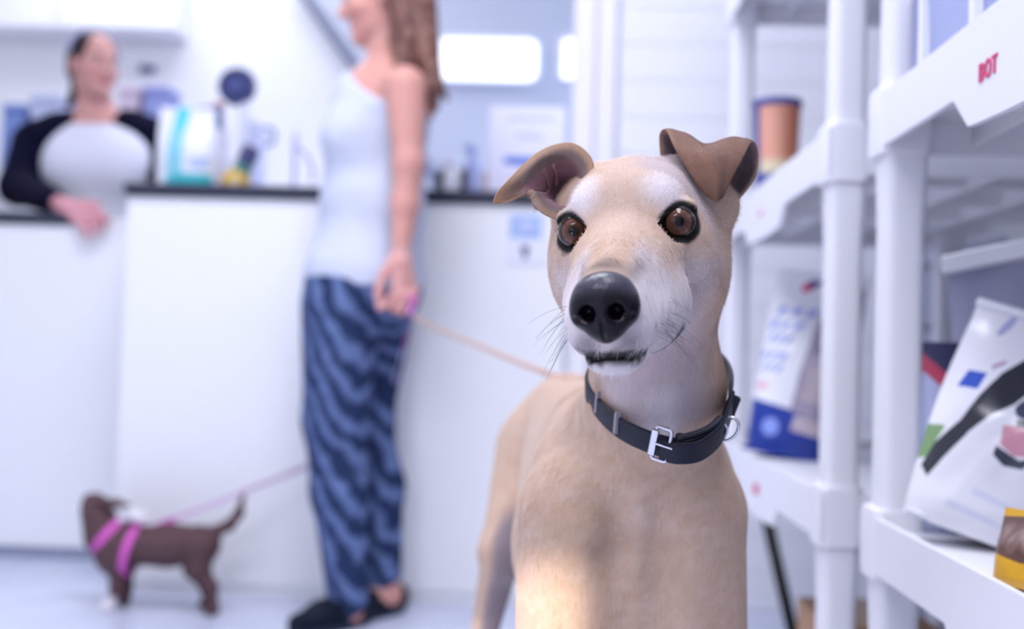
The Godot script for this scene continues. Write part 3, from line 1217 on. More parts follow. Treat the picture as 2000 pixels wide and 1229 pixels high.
	sheet(a, g, 0.0034, func(u: float, w: float, sd: int) -> Color:
		var nz := furn.get_noise_2d(u * 40.0, w * 60.0)
		var outer := S(146, 112, 96).lerp(S(128, 96, 82), u) * (1.0 + nz * 0.14)
		var edge_ := minf(minf(u, 1.0 - u) * 1.0, (1.0 - w) * 1.2)
		outer = outer.lerp(S(176, 142, 120), bump(edge_, 0.03, 0.03) * 0.7)
		var ins := S(150, 134, 144).lerp(S(196, 176, 174), nz * 0.6 + 0.3)
		if w < 0.30:
			outer = outer.lerp(S(196, 158, 124), 0.5)
		return outer if sd == EAR_OUT else ins.lerp(outer, bump(edge_, 0.02, 0.02)), 7)
const EAR_OUT := 1

func build_collar() -> void:
	var t := thing("dog_collar", "black leather collar with a silver buckle, loose around the greyhound's neck", "collar", P(1285, 800, 0.86))
	var pts := [P(1147, 748, 0.868), P(1163, 790, 0.842), P(1205, 832, 0.810), P(1262, 861, 0.785), P(1322, 877, 0.778), P(1375, 866, 0.786), P(1412, 832, 0.808), P(1426, 780, 0.845), P(1424, 735, 0.885),
		P(1395, 700, 0.925), P(1330, 676, 0.942), P(1255, 676, 0.94), P(1185, 700, 0.915)]
	var loop := spline(pts, 8, true)
	var cen := P(1287, 780, 0.862)
	var axis := Vector3.ZERO
	for i in loop.size():
		axis += (loop[i] - cen).cross(loop[(i + 1) % loop.size()] - cen)
	axis = axis.normalized()
	if axis.y < 0:
		axis = -axis
	var a := Acc.new()
	var wd := []
	for i in loop.size():
		var rad := (loop[i] - cen).normalized()
		wd.append((axis + Vector3.UP * 0.6 + rad * 0.08).normalized())
	ribbon(a, loop, wd, 0.0165, 0.003, Color.WHITE, true)
	var lea := mat(D(27, 29, 44), 0.45, 0.35)
	lea.normal_enabled = true
	lea.normal_texture = noise_tex(0.08, 14, 256, 3, null, true, 4.0)
	lea.normal_scale = 0.25
	lea.uv1_triplanar = true
	lea.uv1_scale = Vector3.ONE * 14.0
	part("strap", a, lea, t)
	# the overlapping end in front, right of the buckle
	a = Acc.new()
	var over := spline([P(1290, 878, 0.770), P(1325, 886, 0.7655), P(1368, 880, 0.770), P(1405, 850, 0.788), P(1424, 806, 0.812), P(1431, 780, 0.826)], 8)
	var w2 := []
	for p in over:
		w2.append((axis + Vector3.UP * 0.6).normalized())
	ribbon(a, over, w2, 0.0155, 0.003)
	part("strap_end", a, lea, t)
	var steel := mat(D(196, 198, 206), 0.25, 0.5)
	steel.metallic = 1.0
	# buckle: a rectangular frame with a prong
	a = Acc.new()
	var bc := P(1292, 868, 0.768)
	var bx := (P(1325, 876, 0.767) - P(1262, 856, 0.775)).normalized()
	var by := (axis + Vector3.UP * 0.6).normalized()
	by = (by - bx * by.dot(bx)).normalized()
	var fr := spline([bc - bx * 0.0045 - by * 0.0115, bc + bx * 0.006 - by * 0.0115, bc + bx * 0.006 + by * 0.0115, bc - bx * 0.0045 + by * 0.0115], 6, true)
	tube(a, rrect(bc, bx, by, 0.011, 0.0235, 0.002, 3), [0.0013], 8, Color.WHITE, 1.0, true)
	part("buckle_frame", a, steel, t)
	a = Acc.new()
	box(a, Transform3D(Basis(bx, by, bx.cross(by)), bc - bx * 0.0055 + bx.cross(by) * 0.001), Vector3(0.0055, 0.0195, 0.0032), 0.0012)
	part("buckle_bar", a, steel, t)
	a = Acc.new()
	tube(a, PackedVector3Array([bc - bx * 0.005 + bx.cross(by) * 0.002, bc + bx * 0.0085 + bx.cross(by) * 0.002]), [0.0009], 8)
	part("prong", a, steel, t)
	# keepers and studs
	for s in [[1205, 826, 0.806, 1], [1168, 786, 0.836, 1]]:
		a = Acc.new()
		var c := P(s[0], s[1], s[2])
		var tg := (P(s[0] + 30, s[1] + 26, s[2] - 0.02) - c).normalized()
		var up2 := (axis + Vector3.UP * 0.6).normalized()
		up2 = (up2 - tg * up2.dot(tg)).normalized()
		box(a, Transform3D(Basis(tg, up2, tg.cross(up2)), c), Vector3(0.0028, 0.0175, 0.005), 0.001)
		part("keeper", a, mat(D(150, 142, 146), 0.35, 0.5), t)
	# ring hanging at the right side, with its loop
	a = Acc.new()
	var rc := P(1420, 838, 0.800)
	tube(a, circle(rc, Vector3(0.0075, 0.001, 0.003), Vector3(0.001, 0.0085, 0.002), 24), [0.0011], 8, Color.WHITE, 1.0, true)
	part("ring", a, steel, t)
	a = Acc.new()
	tube(a, circle(P(1402, 846, 0.796), Vector3(0.006, 0.004, 0.002), Vector3(-0.002, 0.006, 0.003), 20), [0.0010], 8, Color.WHITE, 1.0, true)
	part("ring", a, steel, t)
	a = Acc.new()
	box(a, Transform3D(Basis(Vector3.BACK, -0.35), P(1428, 795, 0.822)), Vector3(0.009, 0.018, 0.004), 0.0015)
	part("keeper", a, lea, t)
	# the dark clip between the two layers
	a = Acc.new()
	tube(a, spline([P(1322, 858, 0.772), P(1350, 852, 0.775), P(1385, 838, 0.784), P(1408, 818, 0.796)], 5), [0.0035, 0.0042, 0.004, 0.003], 10)
	part("clip", a, mat(D(30, 32, 44), 0.35, 0.5), t)

# ---------------------------------------------------------------- shelving
const TRAYS := [0.075, 0.503, 0.957, 1.410, 1.864]

func tray(t: Node3D, x0: float, x1: float, z0: float, z1: float, top: float, m: Material, red: Material, words: String, wz: float, ws: float) -> void:
	var h := 0.058
	var a := Acc.new()
	boxc(a, Vector3(x0 + 0.004, top - 0.020, z0 + 0.004), Vector3(x1 - 0.004, top - 0.012, z1 - 0.004), 0.001)
	# lips round the edge, the long ones with a deeper middle
	for s in 2:
		var x: float = [x0, x1][s]
		var dx := 0.006 if s == 0 else -0.006
		var c := (z0 + z1) * 0.5
		var prof := PackedVector2Array([Vector2(z0, top - h), Vector2(z0, top), Vector2(z1, top), Vector2(z1, top - h)])
		var low := []
		var zz := z1
		for k in 25:
			zz = lerpf(z1, z0, (k + 0.5) / 25.0)
			var q := absf(zz - c) / 0.175
			var dip := 0.024 * (1.0 - smoothstep(0.88, 1.0, q)) * (1.0 - 0.25 * q * q) + (0.010 if q < 1.0 else 0.0)
			prof.append(Vector2(zz, top - h - dip))
		var r0 := PackedVector3Array()
		var r1 := PackedVector3Array()
		var tris := Geometry2D.triangulate_polygon(prof)
		var v0 := a.v.size()
		for sd in 2:
			for p in prof:
				a.add(Vector3(x + dx * sd, p.y, p.x), Vector3(-signf(dx) if sd == 0 else signf(dx), 0, 0))
		for k in range(0, tris.size(), 3):
			a.tri(v0 + tris[k], v0 + tris[k + 1], v0 + tris[k + 2])
			a.tri(v0 + prof.size() + tris[k], v0 + prof.size() + tris[k + 1], v0 + prof.size() + tris[k + 2])
		for k in prof.size():
			var p := prof[k]
			var q2 := prof[(k + 1) % prof.size()]
			var nn := Vector3(0, (q2.x - p.x), -(q2.y - p.y)).normalized()
			var e := Vector3(0, (p.y + q2.y) * 0.5 - (top - h * 0.5), ((p.x + q2.x) * 0.5 - c) * 0.1)
			if nn.dot(e) < 0:
				nn = -nn
			var b := a.v.size()
			a.add(Vector3(x, p.y, p.x), nn); a.add(Vector3(x + dx, p.y, p.x), nn)
			a.add(Vector3(x + dx, q2.y, q2.x), nn); a.add(Vector3(x, q2.y, q2.x), nn)
			a.quad(b, b + 1, b + 2, b + 3)
	boxc(a, Vector3(x0 + 0.003, top - h, z1 - 0.006), Vector3(x1 - 0.003, top, z1), 0.002)
	boxc(a, Vector3(x0 + 0.003, top - h, z0), Vector3(x1 - 0.003, top, z0 + 0.006), 0.002)
	# ribs below the deck
	for k in 4:
		var z := lerpf(z0, z1, (k + 1) / 5.0)
		boxc(a, Vector3(x0 + 0.006, top - 0.044, z - 0.003), Vector3(x1 - 0.006, top - 0.018, z + 0.003), 0.001)
	for k in 3:
		var x := lerpf(x0, x1, (k + 1) / 4.0)
		boxc(a, Vector3(x - 0.003, top - 0.046, z0 + 0.006), Vector3(x + 0.003, top - 0.018, z1 - 0.006), 0.001)
	# corner sockets
	for cx in [x0 + 0.026, x1 - 0.026]:
		for cz in [z0 + 0.030, z1 - 0.030]:
			var rings := []
			for q in [[-0.066, 0.0], [-0.064, 0.003], [0.004, 0.003], [0.009, -0.002]]:
				rings.append(rrect(Vector3(cx, top + q[0], cz), Vector3.RIGHT, Vector3.BACK, 0.054 + q[1], 0.060 + q[1], 0.014, 4))
			loft(a, rings)
	var o := part("tray", a, m, t)
	if words != "":
		var tm := TextMesh.new()
		tm.text = words
		var sf := SystemFont.new()
		sf.font_names = PackedStringArray(["Droid Sans"])
		sf.font_weight = 700
		tm.font = sf
		tm.font_size = 64
		tm.pixel_size = ws / 64.0
		tm.depth = 0.0015
		var mi := MeshInstance3D.new()
		mi.name = "lettering"
		mi.mesh = tm
		mi.material_override = red
		o.add_child(mi, true)
		mi.rotation = Vector3(0, -PI / 2, 0)
		mi.position = Vector3(x0 - 0.0004, top - 0.050, wz) - origin_of(o)
		mi.set_meta("label", "red lettering on the tray's edge")

func shelf_unit(label: String, x0: float, x1: float, z0: float, z1: float, words: Array) -> void:
	var t := thing("shelf_unit", label, "shelving", Vector3((x0 + x1) * 0.5, 0, (z0 + z1) * 0.5), "white plastic shelving units")
	var m := mat(D(233, 233, 240), 0.42, 0.4)
	var red := mat(D(206, 70, 118), 0.5)
	for i in TRAYS.size():
		var w: Array = words[i] if words.size() > i else ["", 0.0, 0.02]
		tray(t, x0, x1, z0, z1, TRAYS[i], m, red, w[0], w[1], w[2])
	for cx in [x0 + 0.028, x1 - 0.028]:
		for cz in [z0 + 0.031, z1 - 0.031]:
			for i in TRAYS.size():
				var y0: float = 0.0 if i == 0 else TRAYS[i - 1]
				var y1: float = TRAYS[i] - 0.055
				if y1 - y0 < 0.01:
					continue
				var a := Acc.new()
				var rings := []
				for q in [[y0, 0.0], [lerpf(y0, y1, 0.06), -0.001], [lerpf(y0, y1, 0.78), -0.001], [lerpf(y0, y1, 0.90), 0.002], [y1, 0.004]]:
					rings.append(rrect(Vector3(cx, q[0], cz), Vector3.RIGHT, Vector3.BACK, 0.044 + q[1], 0.050 + q[1], 0.012, 4))
				loft(a, rings)
				part("post", a, m, t)

func build_shelves() -> void:
	shelf_unit("white plastic shelving unit nearest the viewer, with the black-and-white dog bag on it", 0.338, 0.80, -1.268, -0.36, [[], [], ["BOT", -0.915, 0.021]].map(func(e: Array) -> Array: return e if e.size() else ["", 0.0, 0.02]))
	shelf_unit("white plastic shelving unit farther from the viewer, with the orange tub on it", 0.327, 0.80, -2.325, -1.41, [["", 0.0, 0.02], ["BOT", -1.86, 0.024], ["BOT", -1.88, 0.012]])

# ---------------------------------------------------------------- packs
# a filled bag that stands on its base: w wide, h high, d deep, its face towards local +z; the picture wraps its front
func bag(t: Node3D, xf: Transform3D, w: float, h: float, d: float, front: Material, rest: Material, hem := 0.0, seed_ := 1) -> void:
	var rng := FastNoiseLite.new()
	rng.seed = seed_
	rng.frequency = 9.0 / maxf(w, 0.1) * 0.5
	var nv := 22
	var nu := 18
	for sd in 2:
		var a := Acc.new()
		var v0 := 0
		for i in nv + 1:
			var v := float(i) / nv
			var full := pow(clampf(v / 0.06, 0.0, 1.0), 0.5) * (1.0 - smoothstep(0.45, 1.0, v) * 0.96)
			var ww := w * (0.94 + 0.06 * sin(PI * minf(v * 1.1, 1.0)))
			for j in nu + 1:
				var u := float(j) / nu
				var s := u * 2.0 - 1.0
				var bulge := pow(maxf(0.0, 1.0 - pow(absf(s), 2.6)), 0.6)
				var z := d * 0.5 * bulge * (0.75 * full + 0.25 * full * full) + 0.001
				z += d * 0.07 * (1.0 - smoothstep(0.6, 0.9, v)) * rng.get_noise_3d(s * w, v * h, sd * 5.0) * bulge
				if v < 0.001:
					z = d * 0.42 * bulge
				a.add(xf * Vector3(s * ww * 0.5, v * h, z if sd == 0 else -z), Vector3.ZERO, Color.WHITE, Vector2(u, 1.0 - v) if sd == 0 else Vector2(1.0 - u, 1.0 - v))
		for i in nv:
			for j in nu:
				var q := i * (nu + 1) + j
				a.quad(q, q + 1, q + nu + 2, q + nu + 1)
		a.smooth(0, 0)
		var ck := 0.0
		for i in a.n.size():
			ck += a.n[i].dot(xf.basis.z)
		if (ck < 0.0) == (sd == 0):
			for i in a.n.size():
				a.n[i] = -a.n[i]
		part("front_panel" if sd == 0 else "back_panel", a, front if sd == 0 else rest, t)
	var b := Acc.new()
	box(b, xf * Transform3D(Basis(), Vector3(0, 0.003, 0)), Vector3(w * 0.92, 0.006, d * 0.62), 0.0025)
	part("base", b, rest, t)
	if hem > 0.0:
		b = Acc.new()
		box(b, xf * Transform3D(Basis(), Vector3(0, h - hem * 0.5, 0)), Vector3(w * 0.955, hem, 0.013), 0.003)
		part("top_hem", b, mat(D(232, 234, 242), 0.35), t)

func paint(w: int, h: int, c: Color) -> Image:
	var im := Image.create(w, h, false, Image.FORMAT_RGB8)
	im.fill(c)
	return im

func blob(im: Image, pts: Array, c: Color) -> void:
	var s := Vector2(im.get_width(), im.get_height())
	var poly := PackedVector2Array()
	var lo := s
	var hi := Vector2.ZERO
	for p in pts:
		var q := Vector2(p[0], p[1]) * s
		poly.append(q)
		lo = lo.min(q)
		hi = hi.max(q)
	for y in range(maxi(0, int(lo.y)), mini(int(s.y), int(hi.y) + 1)):
		for x in range(maxi(0, int(lo.x)), mini(int(s.x), int(hi.x) + 1)):
			if Geometry2D.is_point_in_polygon(Vector2(x + 0.5, y + 0.5), poly):
				im.set_pixel(x, y, c)

func oval(im: Image, cx: float, cy: float, rx: float, ry: float, c: Color, turn := 0.0) -> void:
	var pts := []
	for k in 28:
		var v := Vector2(rx * cos(TAU * k / 28), ry * sin(TAU * k / 28)).rotated(turn)
		pts.append([cx + v.x, cy + v.y])
	blob(im, pts, c)

func printed(im: Image, rough := 0.3) -> StandardMaterial3D:
	var m := mat(Color.WHITE, rough, 0.5)
	im.generate_mipmaps()
	m.albedo_texture = ImageTexture.create_from_image(im)
	m.texture_repeat = false
	return m

func build_goods() -> void:
	var y1: float = TRAYS[1] - 0.012
	var y2: float = TRAYS[2] - 0.012
	# orange tub
	var c := P(1516, 300, 2.16)
	c.y = y2
	var t := thing("food_tub", "orange and blue printed tub on the farther shelving unit, behind the greyhound's folded ear", "tub", c)
	var a := Acc.new()
	var prof := [[0.036, 0.0], [0.0375, 0.004], [0.041, 0.10], [0.0445, 0.200], [0.0445, 0.203]]
	var rings := []
	var v0 := 0
	for i in 33:
		var f := i / 32.0
		var r := lerpf(0.0365, 0.0445, f)
		rings.append(circle(c + Vector3(0, f * 0.203, 0), Vector3(r, 0, 0), Vector3(0, 0, r), 48))
	loft(a, rings)
	for i in a.v.size():
		var p := a.v[i] - c
		var f := p.y / 0.203
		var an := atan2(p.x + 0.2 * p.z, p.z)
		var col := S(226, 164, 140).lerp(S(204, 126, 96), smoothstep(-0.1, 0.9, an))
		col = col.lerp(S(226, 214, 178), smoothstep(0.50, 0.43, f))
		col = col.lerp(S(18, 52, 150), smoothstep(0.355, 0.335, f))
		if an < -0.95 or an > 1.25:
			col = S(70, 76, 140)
		a.c[i] = col
	part("body", a, vmat(0.35, 0.5), t)
	a = Acc.new()
	lathe(a, Transform3D(Basis(), c + Vector3(0, 0.199, 0)), [Vector2(0.043, 0.0), Vector2(0.0468, 0.001), Vector2(0.0472, 0.012), Vector2(0.0455, 0.015), Vector2(0.040, 0.0135)], 40)
	part("lid", a, mat(D(84, 90, 150), 0.4), t)
	# white and blue dog food bag on the farther unit
	var W := Color(0.91, 0.91, 0.94)
	var im := paint(220, 400, W)
	im.fill_rect(Rect2i(0, 300, 220, 100), Color(0.06, 0.20, 0.58))
	blob(im, [[0.0, 0.72], [0.5, 0.75], [0.52, 0.80], [0, 0.8]], Color(0.06, 0.20, 0.58))
	blob(im, [[0.60, 0.12], [1.0, 0.05], [1, 0.82], [0.52, 0.76]], Color(0.62, 0.58, 0.66))
	blob(im, [[0.66, 0.40], [1, 0.40], [1, 0.45], [0.66, 0.45]], Color(0.38, 0.37, 0.50))
	blob(im, [[0.62, 0.52], [1, 0.48], [1, 0.70], [0.58, 0.70]], Color(0.72, 0.66, 0.70))
	blob(im, [[0.58, 0.78], [1.0, 0.80], [1.0, 0.88], [0.56, 0.86]], Color(0.78, 0.72, 0.75))
	oval(im, 0.34, 0.86, 0.10, 0.05, Color(0.52, 0.60, 0.88))
	oval(im, 0.40, 0.065, 0.11, 0.030, Color(0.86, 0.16, 0.42), -0.3)
	oval(im, 0.44, 0.050, 0.08, 0.026, Color(0.12, 0.16, 0.48), -0.3)
	for q in [[0.10, 0.20, 0.5, 0.05], [0.06, 0.28, 0.42, 0.06], [0.10, 0.36, 0.30, 0.05], [0.05, 0.46, 0.36, 0.05], [0.08, 0.53, 0.30, 0.04]]:
		for k in 3:
			var x: float = q[0] + q[2] * k / 3.0
			blob(im, [[x, q[1] + q[3]], [x + 0.03, q[1]], [x + q[2] * 0.26, q[1]], [x + q[2] * 0.22, q[1] + q[3] * 0.5], [x + q[2] * 0.10, q[1] + q[3]]], Color(0.55, 0.62, 0.88))
	blob(im, [[0.06, 0.64], [0.20, 0.63], [0.24, 0.66], [0.10, 0.67]], Color(0.90, 0.66, 0.72))
	var base := P(1540, 930, 2.03)
	base.y = y1
	t = thing("dog_food_bag", "white and blue dog food bag standing on the farther unit's lower shelf", "bag", base)
	bag(t, Transform3D(Basis(Vector3.UP, deg_to_rad(-30)) * Basis(Vector3.RIGHT, deg_to_rad(-8)) * Basis(Vector3.BACK, deg_to_rad(-7)), base), 0.175, 0.335, 0.10, printed(im), mat(Color(0.06, 0.20, 0.58), 0.35), 0.012, 4)
	# the bag with the black and white dog
	im = paint(300, 340, Color(0.90, 0.90, 0.93))
	var ink := Color(0.17, 0.18, 0.22)
	blob(im, [[0.030, 0.78], [0.059, 0.68], [0.148, 0.55], [0.192, 0.42], [0.252, 0.30], [0.340, 0.20], [0.414, 0.17], [0.444, 0.22], [0.422, 0.32], [0.355, 0.42], [0.266, 0.50], [0.207, 0.58], [0.118, 0.74], [0.074, 0.82]], ink)
	oval(im, 0.429, 0.42, 0.066, 0.045, Color(0.27, 0.30, 0.37), -0.5)
	blob(im, [[0.340, 0.52], [0.429, 0.50], [0.533, 0.51], [0.636, 0.46], [0.651, 0.50], [0.548, 0.60], [0.429, 0.63], [0.355, 0.60]], Color(0.80, 0.56, 0.63))
	blob(im, [[0.385, 0.48], [0.488, 0.47], [0.503, 0.51], [0.400, 0.51]], Color(0.16, 0.15, 0.22))
	blob(im, [[0.340, 0.61], [0.459, 0.64], [0.503, 0.62], [0.488, 0.67], [0.400, 0.68], [0.340, 0.65]], Color(0.16, 0.18, 0.28))
	blob(im, [[0.096, 0.33], [0.185, 0.32], [0.170, 0.40], [0.074, 0.41]], Color(0.20, 0.33, 0.74))
	blob(im, [[0.192, 0.28], [0.244, 0.24], [0.252, 0.26], [0.200, 0.30]], Color(0.72, 0.60, 0.74))
	blob(im, [[-0.007, 0.60], [0.089, 0.59], [0.044, 0.74], [-0.007, 0.76]], Color(0.46, 0.60, 0.40))
	oval(im, 0.185, 0.09, 0.020, 0.06, Color(0.66, 0.68, 0.82), 0.5)
	oval(im, 0.666, 0.30, 0.039, 0.10, Color(0.22, 0.32, 0.70))
	for q in [[0.30, 0.80, 0.5], [0.20, 0.88, 0.6]]:
		blob(im, [[q[0], q[1]], [q[0] + q[2], q[1] + 0.06], [q[0] + q[2], q[1] + 0.08], [q[0], q[1] + 0.03]], Color(0.84, 0.85, 0.92))
	base = P(1950, 1000, 1.12)
	base.y = y1
	t = thing("dog_food_bag", "white bag printed with a black and white dog's face, on the nearest unit's lower shelf", "bag", base)
	bag(t, Transform3D(Basis(Vector3.UP, deg_to_rad(-20)) * Basis(Vector3.RIGHT, deg_to_rad(-9)) * Basis(Vector3.BACK, deg_to_rad(-17)), base), 0.196, 0.232, 0.080, printed(im, 0.22), mat(D(214, 216, 226), 0.3), 0.010, 7)
	# grey bag with a white hem behind it
	base = P(2100, 900, 1.21)
	base.y = y1
	t = thing("dog_food_bag", "tall dark grey bag with a white top hem behind the black-and-white dog bag", "bag", base)
	bag(t, Transform3D(Basis(Vector3.UP, deg_to_rad(-40)) * Basis(Vector3.BACK, deg_to_rad(10)), base), 0.19, 0.32, 0.06, mat(D(140, 142, 168), 0.3, 0.5), mat(D(120, 122, 146), 0.35), 0.022, 9)
	# bluish bag with a red and navy top
	im = paint(120, 200, Color(0.70, 0.73, 0.86))
	blob(im, [[0, 0], [1, 0], [1, 0.10], [0.55, 0.22], [0, 0.06]], Color(0.18, 0.18, 0.34))
	blob(im, [[0, 0.06], [0.55, 0.22], [1, 0.10], [1, 0.18], [0.55, 0.32], [0, 0.15]], Color(0.74, 0.22, 0.36))
	base = P(1866, 900, 1.215)
	base.y = y1
	t = thing("treat_bag", "pale blue treat bag with a red and navy top behind the near shelf post", "bag", base)
	bag(t, Transform3D(Basis(Vector3.UP, deg_to_rad(-10)), base), 0.075, 0.200, 0.040, printed(im), mat(D(176, 182, 214), 0.35), 0.0, 12)
	# yellow pouch with brown chews
	im = paint(120, 160, Color(0.86, 0.66, 0.20))
	blob(im, [[0.0, 0.12], [0.5, 0.06], [1.0, 0.2], [1.0, 0.62], [0.5, 0.68], [0.0, 0.60]], Color(0.40, 0.30, 0.28))
	for k in 4:
		oval(im, 0.15 + 0.22 * k, 0.36 + 0.04 * (k % 2), 0.09, 0.20, Color(0.47, 0.36, 0.34), 0.3)
	blob(im, [[0.7, 0.0], [1.0, 0.0], [1.0, 0.2], [0.78, 0.16]], Color(0.85, 0.62, 0.36))
	base = P(1962, 1110, 0.915)
	base.y = y1
	t = thing("treat_pouch", "yellow pouch of brown chews at the edge of the nearest unit's lower shelf", "pouch", base)
	bag(t, Transform3D(Basis(Vector3.UP, deg_to_rad(-62)) * Basis(Vector3.RIGHT, deg_to_rad(-10)), base + Vector3(0.020, 0, 0)), 0.07, 0.062, 0.03, printed(im), mat(D(214, 164, 60), 0.4), 0.0, 15)
	# pale bin on the upper near shelf
	base = P(1925, 60, 1.08)
	base.y = y2
	t = thing("storage_bin", "pale blue plastic bin with a white rim on the nearest unit's upper shelf", "bin", base)
	a = Acc.new()
	rings = []
	for q in [[0.0, 0.13, 0.20], [0.005, 0.135, 0.205], [0.15, 0.15, 0.22], [0.15, 0.142, 0.212], [0.012, 0.126, 0.196]]:
		rings.append(rrect(base + Vector3(0.03, q[0], 0.02), Vector3.RIGHT, Vector3.BACK, q[1], q[2], 0.02, 4))
	loft(a, rings)
	part("body", a, mat(D(164, 174, 214), 0.4), t)
	a = Acc.new()
	tube(a, rrect(base + Vector3(0.03, 0.15, 0.02), Vector3.RIGHT, Vector3.BACK, 0.154, 0.224, 0.022, 4), [0.005], 8, Color.WHITE, 1.0, true)
	part("rim", a, mat(D(236, 236, 242), 0.4), t)
	for s in [[-0.04, 0.09], [-0.04, -0.05]]:
		a = Acc.new()
		boxc(a, base + Vector3(s[0] - 0.0085, 0.004, s[1]), base + Vector3(s[0] + 0.002, 0.15, s[1] + 0.012), 0.002)
		part("corner_strip", a, mat(D(236, 236, 242), 0.4), t)
	# small white jar next to it
	base = P(1808, 80, 1.19)
	base.y = y2
	t = thing("jar", "small white jar left of the pale bin on the upper near shelf", "jar", base)
	a = Acc.new()
	lathe(a, Transform3D(Basis(), base), [Vector2(0.014, 0), Vector2(0.016, 0.002), Vector2(0.016, 0.10), Vector2(0.013, 0.112)], 24)
	part("body", a, mat(D(150, 154, 184), 0.25), t)
	a = Acc.new()
	lathe(a, Transform3D(Basis(), base + Vector3(0, 0.110, 0)), [Vector2(0.0145, 0), Vector2(0.0155, 0.001), Vector2(0.0155, 0.022), Vector2(0.0135, 0.024)], 24)
	part("lid", a, mat(D(244, 244, 250), 0.3), t)
	# black pole leaning behind the farther unit
	a = Acc.new()
	var p0 := P(1475, 900, 2.52)
	var p1 := P(1556, 1290, 2.50)
	p1 = p0.lerp(p1, (p0.y - 0.012) / (p0.y - p1.y))
	p0 = p1.lerp(p0, 1.15)
	t = thing("pole", "black pole leaning on the boarded wall behind the farther shelving unit", "pole", p1)
	tube(a, PackedVector3Array([p1 + Vector3(0, 0.02, 0), p1.lerp(p0, 0.5), p0]), [0.0135], 16)
	part("shaft", a, mat(D(12, 12, 16), 0.35), t)
	a = Acc.new()
	tube(a, PackedVector3Array([p1 - Vector3(0, 0.008, 0), p1 + (p0 - p1).normalized() * 0.05]), [0.017, 0.0165], 16)
	part("foot", a, mat(D(30, 30, 34), 0.7), t)
	# cardboard box on the floor between the units
	a = Acc.new()
	base = P(1678, 1180, 1.9)
	base.y = TRAYS[0] - 0.0115
	t = thing("cardboard_box", "brown cardboard box on the lowest shelf of the farther shelving unit", "box", base)
	boxc(a, base + Vector3(-0.08, 0, -0.1), base + Vector3(0.1, 0.19, 0.1), 0.003)
	part("carton", a, mat(D(176, 140, 112), 0.8), t)
	a = Acc.new()
	boxc(a, base + Vector3(-0.03, 0.189, -0.1), base + Vector3(0.03, 0.1915, 0.1005), 0.0005)
	part("tape", a, mat(D(206, 178, 140), 0.4), t)

